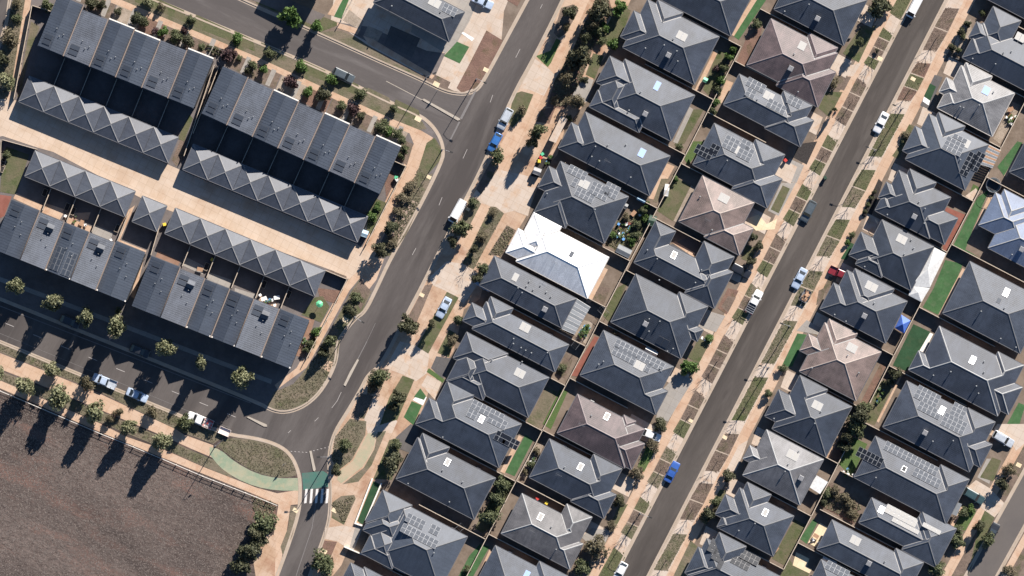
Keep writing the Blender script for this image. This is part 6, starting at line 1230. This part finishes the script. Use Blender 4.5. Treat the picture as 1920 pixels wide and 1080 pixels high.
# crates on the truck, rack on the ute
rr = random.Random(3); cm = MB(); cm.box(-.2, .2, -.15, .15, 0, .26, 0, True); crm = cm.mesh('crate', 'crate_red'); cm = MB(); cm.box(-.16, .16, -.2, .2, 0, .22, 0, True); crw = cm.mesh('crate', 'crate_white')
M = Matrix.Translation(tr.location) @ tr.rotation_euler.to_matrix().to_4x4()
for i in range(18):
    x, y = -2.5 + (i % 6) * .42, -.62 + (i // 6) * .6; o = link('crate', crm if rr.random() < .7 else crw); p = M @ Vector((x + rr.uniform(-.06, .06), y + rr.uniform(-.08, .08), .69)); o.location = p; o.rotation_euler = (0, 0, rr.uniform(0, 3))
    tag(o, 'small crate in the jumbled load on the white truck', 'crate', 'crates on the white truck')
M = r_
mb = MB()
for i in range(5): mb.box(-2.4 + i * .45, -2.3 + i * .45, -.85, .85, 1.35, 1.42, 0, True)
for y in (-.85, .85): mb.box(-2.45, -.5, y - .04, y + .04, 1.28, 1.36, 0, True); mb.box(-2.4, -2.32, y - .03, y + .03, .9, 1.3); mb.box(-.7, -.62, y - .03, y + .03, .9, 1.3)
mb.build('rack', 'frame_alu', r_)
def trailer(px, py, deg, mat, label, L=2.6, Wd=1.6):
    p = W(px, py, .6); root = empty('trailer', (p.x, p.y, ZB if mat == 'wood_warm' else 0), -math.radians(deg), label, 'trailer')
    mb = MB(); mb.box(-L / 2, L / 2, -Wd / 2, Wd / 2, .5, .56, 0, True)
    for y0, y1 in ((-Wd / 2, -Wd / 2 + .05), (Wd / 2 - .05, Wd / 2)): mb.box(-L / 2, L / 2, y0, y1, .56, .95)
    for x0, x1 in ((-L / 2, -L / 2 + .05), (L / 2 - .05, L / 2)): mb.box(x0, x1, -Wd / 2 + .05, Wd / 2 - .05, .56, .94)
    mb.build('tray', 'pole_metal' if mat == 'wood_warm' else 'crate_white', root); mb = MB(); mb.box(L / 2, L / 2 + 1.1, -.04, .04, .46, .54, 0, True); mb.build('drawbar', 'pole_metal', root)
    for sg in (-1, 1): o = link('wheel', wheel_mesh(), root); o.location = (-.1, sg * (Wd / 2 + .14), .34)
    if mat == 'wood_warm':
        mb = MB(); r2 = random.Random(5)
        for i in range(22): mb.obox(Vector((r2.uniform(-.9, .9), r2.uniform(-.5, .5), .7 + r2.random() * .4)), Vector((r2.uniform(.15, .4), r2.uniform(-.2, .2), r2.uniform(-.1, .1))), Vector((r2.uniform(-.1, .1), r2.uniform(.1, .2), .02)), Vector((0, 0, .08)))
        mb.build('load', 'wood_warm', root)['kind'] = 'stuff'
trailer(1510, 555, A_, 'wood_warm', 'small trailer heaped with orange timber on the verge'); trailer(421, 809, 203, 'crate_white', 'low white trailer behind the crate truck', 2.4, 1.5)
# ------------------------------------------------------------------ yard things
def bin_(px, py, lid, label, body='bin_green'):
    p = W(px, py, 1); root = empty('wheelie_bin', (p.x, p.y, ZB), R.uniform(0, 6), label, 'bin', 'wheelie bins')
    mb = MB(); z = [(.05, .24), (1.0, .29)]
    mb.face([(-.29, -.27, 1.0), (.29, -.27, 1.0), (.29, .31, 1.0), (-.29, .31, 1.0)])
    b0 = [(-.22, -.2, .05), (.22, -.2, .05), (.22, .25, .05), (-.22, .25, .05)]; b1 = [(-.29, -.27, 1.0), (.29, -.27, 1.0), (.29, .31, 1.0), (-.29, .31, 1.0)]
    for i in range(4): mb.face([b0[i], b0[(i + 1) % 4], b1[(i + 1) % 4], b1[i]])
    mb.build('body', body, root); mb = MB(); mb.box(-.32, .32, -.32, .36, 1.0, 1.08, 0, True, .05); mb.tube((-.3, .38, 1.0), (.3, .38, 1.0), .03, .03, 6); mb.build('lid', lid, root)
    mb = MB()
    for sg in (-.27, .27): mb.tube((sg - .03, .26, .1), (sg + .03, .26, .1), .1, .1, 8, 0, True)
    mb.build('wheel', 'rubber', root)
for x, y, l, lab in ((1017, 289, 'lid_green', 'bin with green lid by the fence near the planter wall'), (1014, 296, 'lid_red', 'bin with red lid beside the green lidded bin'), (1011, 302, 'lid_yellow', 'bin with yellow lid beside the red lidded bin'), (771, 958, 'lid_yellow', 'bin with lime yellow lid in the dark side yard'), (778, 962, 'lid_green', 'bin with mint lid in the dark side yard'), (797, 968, 'lid_red', 'bin with red lid in the dark side yard'), (1008, 935, 'lid_red', 'bin with red lid beside the pale grey house'), (1025, 943, 'lid_yellow', 'bin with yellow lid beside the pale grey house'), (308, 421, 'lid_yellow', 'yellow lidded bin in the gap beside the garage'), (1473, 301, 'lid_red', 'bin with red lid at the house corner near the narrow street'), (743, 333, 'lid_green', 'bin with green lid at the terrace end'), (744, 337, 'shed_pale', 'pale lidded bin at the terrace end'), (398, 487, 'lid_yellow', 'yellow lidded bin in the dark courtyard'), (1547, 333, 'bin_green', 'dark bin beside the narrow street driveway')):
    bin_(x, y, l, lab)
def canopy(name, corners, h0, h1, mat, label, cat, ridge='hip', posts=True, strips=0, mat2=None, z_in=None):
    """roof on posts: px corners in order, eave height h0, ridge height h1"""
    P = [W(*c, h0) for c in corners]; ctr = sum(P, Vector()) / len(P); root = empty(name, (ctr.x, ctr.y, 0), 0, label, cat); L = [p - Vector((ctr.x, ctr.y, 0)) for p in P]
    mb = MB(); 
    if ridge == 'hip':
        ap = Vector((0, 0, h1))
        for i in range(len(L)): mb.face([L[i], L[(i + 1) % len(L)], ap])
        mb.build('roof', mat, root)
    elif strips:
        a, b, c, d = L
        for i in range(strips):
            f0, f1 = (i + .08) / strips, (i + .92) / strips; m2 = MB(); up = Vector((0, 0, .0))
            m2.face([a.lerp(d, f0), b.lerp(c, f0), b.lerp(c, f1), a.lerp(d, f1)]); m2.build('roof_panel', mat if i % 2 else (mat2 or mat), root)
        for i in range(strips + 1):
            f = i / strips; p0, p1 = a.lerp(d, f), b.lerp(c, f); mb.tube(p0 - Vector((0, 0, .06)), p1 - Vector((0, 0, .06)), .05, .05, 4)
        mb.build('rafter', 'white_paint', root)
    else: mb.face(L); mb.face([p - Vector((0, 0, .12)) for p in L][::-1]); [mb.face([L[i] - Vector((0, 0, .12)), L[(i + 1) % len(L)] - Vector((0, 0, .12)), L[(i + 1) % len(L)], L[i]]) for i in range(len(L))]; mb.build('roof', mat, root)
    if posts:
        for p in L:
            m2 = MB(); q_ = p * .96; m2.tube((q_.x, q_.y, ZB), (q_.x, q_.y, p.z - .02), .05, .05, 6); m2.build('post', 'frame_alu', root)
    return root
canopy('gazebo', tl(2, 3, 1000, 200, 1070, 245, 1020, 340, 950, 300), 2.2, 3.3, 'blue_tarp', 'blue pop up gazebo in a backyard', 'gazebo')
canopy('patio_cover', tl(1, 3, 1248, 775, 1335, 820, 1215, 1075, 1050, 1075, 1145, 960), 2.6, 3.5, 'sail_white', 'white pleated patio cover behind the black house', 'patio cover')
canopy('shade_sail', tl(2, 3, 1075, -30, 1215, 0, 1150, 105, 1055, 55), 2.5, 3.0, 'sail_white', 'small white shade sail below the pleated patio cover', 'shade sail')
canopy('patio_cover', tl(3, 3, 365, 325, 450, 375, 390, 465, 308, 412), 2.5, 2.5, 'sail_white', 'square cream patio cover behind the pale grey house', 'patio cover', ridge='flat')
canopy('pergola', tl(2, 2, 485, 80, 588, 145, 470, 348, 372, 305), 2.75, 2.75, 'polycarb', 'pergola with striped clear roof behind the grey house', 'pergola', ridge='flat', strips=9, mat2='shed_grey')
canopy('pergola', tl(1, 3, 1655, 5, 1745, 50, 1685, 180, 1590, 150), 2.6, 2.6, 'shed_grey', 'small slatted pergola beside the black roof panels', 'pergola', ridge='flat', strips=8, mat2='wood_warm')
canopy('carport', tl(3, 3, 1405, 520, 1455, 540, 1415, 630, 1365, 610), 2.4, 2.4, 'shed_grey', 'small flat grey porch roof near the right street', 'porch', ridge='flat')
canopy('pergola', [(1052, 218), (1064, 223), (1042, 268), (1029, 263)], 2.4, 2.4, 'path_pale', 'long cream flat pergola by the shared path', 'pergola', ridge='flat')
def shed(corners, label, mat='shed_grey', h=2.2, name='shed', cat='shed'):
    P = [W(*c, h) for c in corners]; c = sum(P, Vector()) / 4; u = (P[1] - P[0]); v = (P[3] - P[0]); root = empty(name, (c.x, c.y, ZB), math.atan2(u.y, u.x), label, cat); a, b = u.length / 2, v.length / 2
    mb = MB(); mb.box(-a + .05, a - .05, -b + .05, b - .05, -.05, h - .2); mb.build('wall', mat, root); mb = MB(); mb.face([(-a, -b, h - .25), (a, -b, h - .25), (a, 0, h + .1), (-a, 0, h + .1)]); mb.face([(-a, 0, h + .1), (a, 0, h + .1), (a, b, h - .25), (-a, b, h - .25)]); mb.build('roof', mat, root)
    mb = MB(); mb.box(-.4, .4, -b + .02, -b + .045, .02, 1.8, 0, True); mb.build('door', 'door_grey', root)
shed(tl(1, 2, 805, 750, 905, 800, 870, 855, 775, 810), 'grey garden shed behind the overgrown yard'); shed(tl(2, 2, 1010, 440, 1100, 485, 1080, 515, 992, 468), 'long white shed in the narrow side yard', 'shed_pale', 1.9); shed(tl(1, 1, 800, 640, 845, 655, 830, 705, 785, 690), 'pale blue tarp covered store at the garage row end', 'pale_tarp', 1.8)
shed(tl(1, 2, 945, 395, 1005, 425, 990, 445, 935, 415), 'pale lean to behind the solar house', 'pale_tarp', 1.9); shed(tl(1, 2, 1160, 300, 1195, 305, 1160, 395, 1125, 385), 'pale covered boat shaped store beside the back lawn', 'shed_pale', 1.5, 'garden_store', 'store'); shed(tl(1, 2, 1040, 530, 1095, 545, 1060, 625, 1010, 605), 'small green roofed store at the fence corner', 'bin_green', 1.9); shed(tl(3, 3, 420, 930, 520, 975, 500, 1005, 405, 960), 'white flat shed at the bottom beside the small solar house', 'shed_pale', 2.0)
shed(tl(0, 2, 1440, 575, 1470, 590, 1455, 625, 1430, 612), 'mint coloured cubby on the lawn', 'lid_green', 1.2, 'cubby_house', 'cubby'); shed(tl(1, 2, 170, 170, 225, 190, 205, 240, 150, 220), 'dark lean to by the front path', 'door_grey', 1.6); shed(tl(1, 2, 845, 440, 875, 455, 855, 490, 828, 478), 'small grey box store against the house wall', 'shed_grey', 1.5); shed(tl(0, 3, 1690, 90, 1720, 105, 1705, 125, 1680, 110), 'tiny box at the driveway edge', 'shed_pale', 1.0)
# trampoline
p = W(1862, 347, .8); root = empty('trampoline', (p.x, p.y, ZB), 0, 'round black trampoline in a shaded yard', 'trampoline'); n = 24; mb = MB(); ring = [(math.cos(2 * math.pi * i / n), math.sin(2 * math.pi * i / n)) for i in range(n)]
mb.face([(x * 1.2, y * 1.2, .8) for x, y in ring]); mb.build('mat', 'net_black', root); mb = MB()
for i in range(n): (x0, y0), (x1, y1) = ring[i], ring[(i + 1) % n]; mb.face([(x0 * 1.2, y0 * 1.2, .82), (x0 * 1.5, y0 * 1.5, .82), (x1 * 1.5, y1 * 1.5, .82), (x1 * 1.2, y1 * 1.2, .82)])
mb.build('pad', 'car_grey', root); mb = MB()
for i in range(n): (x0, y0), (x1, y1) = ring[i], ring[(i + 1) % n]; mb.tube((x0 * 1.55, y0 * 1.55, 2.5), (x1 * 1.55, y1 * 1.55, 2.5), .03, .03, 5)
mb.build('hoop', 'pole_metal', root)
for i in range(0, n, 4): mb = MB(); x, y = ring[i]; mb.tube((x * 1.55, y * 1.55, 0), (x * 1.55, y * 1.55, 2.5), .03, .03, 5); mb.build('pole', 'pole_metal', root)
# small furniture
def table(px, py, label, mat='wood_warm', r=.6):
    p = W(px, py, .7); root = empty('garden_table', (p.x, p.y, ZB), R.uniform(0, 3), label, 'table', 'garden tables'); mb = MB(); mb.box(-r, r, -r * .65, r * .65, .70, .75, 0, True); mb.build('table_top', mat, root)
    for x in (-1, 1):
        for y in (-1, 1): mb = MB(); mb.box(x * r * .85 - .03, x * r * .85 + .03, y * r * .5 - .03, y * r * .5 + .03, 0, .7); mb.build('leg', mat, root)
def chair(px, py, label, mat='white_paint'):
    p = W(px, py, .5); root = empty('garden_chair', (p.x, p.y, ZB), R.uniform(0, 6), label, 'chair', 'garden chairs'); mb = MB(); mb.box(-.25, .25, -.25, .25, .40, .45, 0, True); mb.build('seat', mat, root); mb = MB(); mb.box(-.25, .25, .22, .27, .45, .9, 0, True); mb.build('backrest', mat, root)
    for x in (-.22, .22):
        for y in (-.22, .22): mb = MB(); mb.box(x - .02, x + .02, y - .02, y + .02, 0, .4); mb.build('leg', mat, root)
for x, y, l in ((153, 418, 'table on the tan courtyard paving behind the solar panelled townhouse'), (375, 505, 'table in the grey courtyard behind the second southern townhouse'), (519, 558, 'white table in the courtyard near the terrace end'), (1530, 1005, 'dark table on the cream paved yard'), (1188, 400, 'yellow timber bench table in the overgrown yard'), (1895, 205 - 0, 'table in the narrow gravel yard by the right edge'), (495, 560, 'white outdoor setting table near the dark courtyard'), (1455, 1010 + 20, 'small table on the back lawn')):
    table(x, y, l, 'white_paint' if 'white' in l else 'wood_warm')
for i, (x, y, l) in enumerate(((160, 422, 'white chair beside the tan courtyard table'), (123, 405, 'white chair by the tan courtyard wall'), (208, 450, 'white chair in the narrow paved courtyard'), (504, 564, 'white chair beside the white outdoor table'), (488, 553, 'white chair against the courtyard fence'), (515, 572, 'white chair at the edge of the terrace end courtyard'), (1535, 1018, 'chair at the cream paved yard edge'), (1525, 1012, 'chair beside the dark yard table'), (1888, 220, 'white chair in the gravel yard'), (1893, 230, 'grey chair in the gravel yard'), (1160, 420, 'blue chair by the house wall of the overgrown yard'), (1200, 403, 'white chair in the overgrown yard'), (1600, 890, 'white chair on the fenced lawn patio'), (1582, 885, 'white chair beside the fence corner patio'))):
    chair(x, y, l, 'toy_blue' if 'blue' in l else 'white_paint')
def planter(px, py, deg, label, L=1.6, Wd=.9):
    p = W(px, py, .4); root = empty('planter_box', (p.x, p.y, ZB), -math.radians(deg), label, 'planter', 'raised garden beds'); mb = MB()
    for x0, x1, y0, y1 in ((-L / 2, L / 2, -Wd / 2, -Wd / 2 + .06), (-L / 2, L / 2, Wd / 2 - .06, Wd / 2), (-L / 2, -L / 2 + .06, -Wd / 2 + .06, Wd / 2 - .06), (L / 2 - .06, L / 2, -Wd / 2 + .06, Wd / 2 - .06)): mb.box(x0, x1, y0, y1, 0, .5)
    mb.build('side_board', 'fence_cap', root); mb = MB(); mb.box(-L / 2 + .06, L / 2 - .06, -Wd / 2 + .06, Wd / 2 - .06, 0, .4); mb.build('soil', 'dark_mulch', root)
for x, y, l in ((8, 296, 'timber planter box in the left edge yard, upper'), (6, 305, 'timber planter box in the left edge yard, middle'), (4, 316, 'timber planter box in the left edge yard, lower'), (84, 361, 'planter box in the first southern courtyard'), (126, 388, 'planter box against the courtyard fence, left'), (137, 396, 'planter box against the courtyard fence, right'), (220, 428, 'planter box in the garden behind the tiled townhouse'), (387, 500, 'planter box beside the courtyard fence of the right terrace'), (541, 552, 'planter box beside the last courtyard fence'), (495, 533, 'planter box in the dark courtyard near the garages')):
    planter(x, y, 112, l)
def umbrella(px, py):
    p = W(px, py, 2); root = empty('garden_umbrella', (p.x, p.y, ZB), .4, 'small green garden umbrella on the terrace end lawn', 'umbrella'); n = 8; rg = [(math.cos(6.2832 * i / n) * .75, math.sin(6.2832 * i / n) * .75, 1.9) for i in range(n)]
    mb = MB(); [mb.face([rg[i], rg[(i + 1) % n], (0, 0, 2.25)]) for i in range(n)]; mb.build('canopy', 'toy_green', root); mb = MB(); mb.tube((0, 0, 0), (0, 0, 2.24), .03, .03, 6); mb.build('pole', 'pole_metal', root)
umbrella(599, 570)
def washing(px, py, label):
    p = W(px, py, 1.8); root = empty('clothes_line', (p.x, p.y, ZB), R.uniform(0, 3), label, 'clothes line', 'fold down clothes lines'); mb = MB(); mb.box(-1.1, 1.1, -.02, .02, 1.75, 1.8, 0, True); mb.box(-1.1, 1.1, 1.2, 1.24, 1.75, 1.8, 0, True)
    for i in range(6): mb.box(-1.05 + i * .42, -1.04 + i * .42, 0, 1.2, 1.77, 1.78, 0, True)
    mb.build('line_frame', 'pole_metal', root)
    for x in (-1.0, 1.0): mb = MB(); mb.box(x - .03, x + .03, -.03, .03, 0, 1.75); mb.build('post', 'pole_metal', root)
for x, y, l in ((1085, 648, 'clothes line by the fence below the pergola'), (1135, 580, 'clothes line frame on the back lawn strip'), (1650, 405, 'clothes line beside the side fence'), (865, 995, 'clothes line at the side of the house with two solar rows')): washing(x, y, l)
for i in range(4): patch('stepping_slab', 'white_paint', [(1316 + i * 5, 630 + i * 3), (1319 + i * 5, 631.5 + i * 3), (1317 + i * 5, 637 + i * 3), (1314 + i * 5, 635 + i * 3)], 6)
for i in range(3): patch('stepping_slab', 'white_paint', [(783 + i * 4.3, 746 + i * 2.2), (786 + i * 4.3, 747.5 + i * 2.2), (784.5 + i * 4.3, 751 + i * 2.2), (781.5 + i * 4.3, 749.5 + i * 2.2)], 6)

# clutter: air conditioners beside the houses, pots in the gardens
acm = MB(); acm.box(-.45, .45, -.18, .18, 0, .75, 0, True, .02); acme = acm.mesh('air_conditioner', 'shed_pale'); fan = MB(); fan.tube((0, -.19, .37), (0, -.2, .37), .28, .28, 12, 0, True); fanm = fan.mesh('fan_grille', 'net_black')
for row in 'WEFG':
    for i, h in enumerate(HOUSES[row]):
        x0, x1, y0, y1 = h.rects[0]; t = math.radians(27.5); sx = 1 if row in 'WF' else -1; lx = (x0 + x1) / 2 + sx * (x1 - x0) * .28; ly = y1 + .05
        p = h.o + h.U * lx + h.N * ly; o = link('air_conditioner', acme); o.location = (p.x, p.y, ZB); o.rotation_euler = (0, 0, -t); g = link('fan_grille', fanm, o)
        tag(o, 'air conditioner beside the %s house in the %s' % (ORD[i], RS[row]), 'air conditioner', 'air conditioners beside the houses')
pm = MB(); pm.tube((0, 0, 0), (0, 0, .4), .16, .24, 8, 0, True); pots = [pm.mesh('plant_pot', m) for m in ('red_brick', 'white_paint', 'shed_grey', 'toy_blue')]
pl = crown_mesh(('pot', 0), 'leaf_bright', 60, .22, ROUND, 5, 3)
for place, (cx, cy), n, sp in (('beside the striped pergola', (1095, 622), 22, 14), ('in the overgrown yard', (1172, 432), 20, 20), ('in the gravel yard by the right edge', (1896, 222), 12, 14), ('in the courtyard near the terrace end', (505, 566), 9, 12), ('by the fence of the white rock yard', (1000, 868), 9, 14), ('along the timber deck', (572, 640), 5, 8), ('on the fenced lawn patio', (1588, 886), 7, 8), ('behind the overgrown lawn by the white stones', (1650, 740), 9, 14), ('in the tan courtyard', (140, 415), 6, 12), ('beside the bins near the pergola', (1028, 300), 7, 9)):
    for i in range(n):
        u, v = R.uniform(-1, 1) * sp * .5, R.uniform(-1, 1) * sp; x, y = cx + u * .887 - v * .462, cy + u * .462 + v * .887
        p = W(x, y, .3); o = link('plant_pot', R.choice(pots)); o.location = (p.x, p.y, ZB); s_ = R.uniform(.7, 1.5); o.scale = (s_, s_, s_)
        tag(o, 'small plant pot among the clutter ' + place, 'plant pot', 'plant pots ' + place)
        if R.random() < .7: g = link('plant', pl, o); g.location = (0, 0, .35); g.scale = (.4, .4, .5)
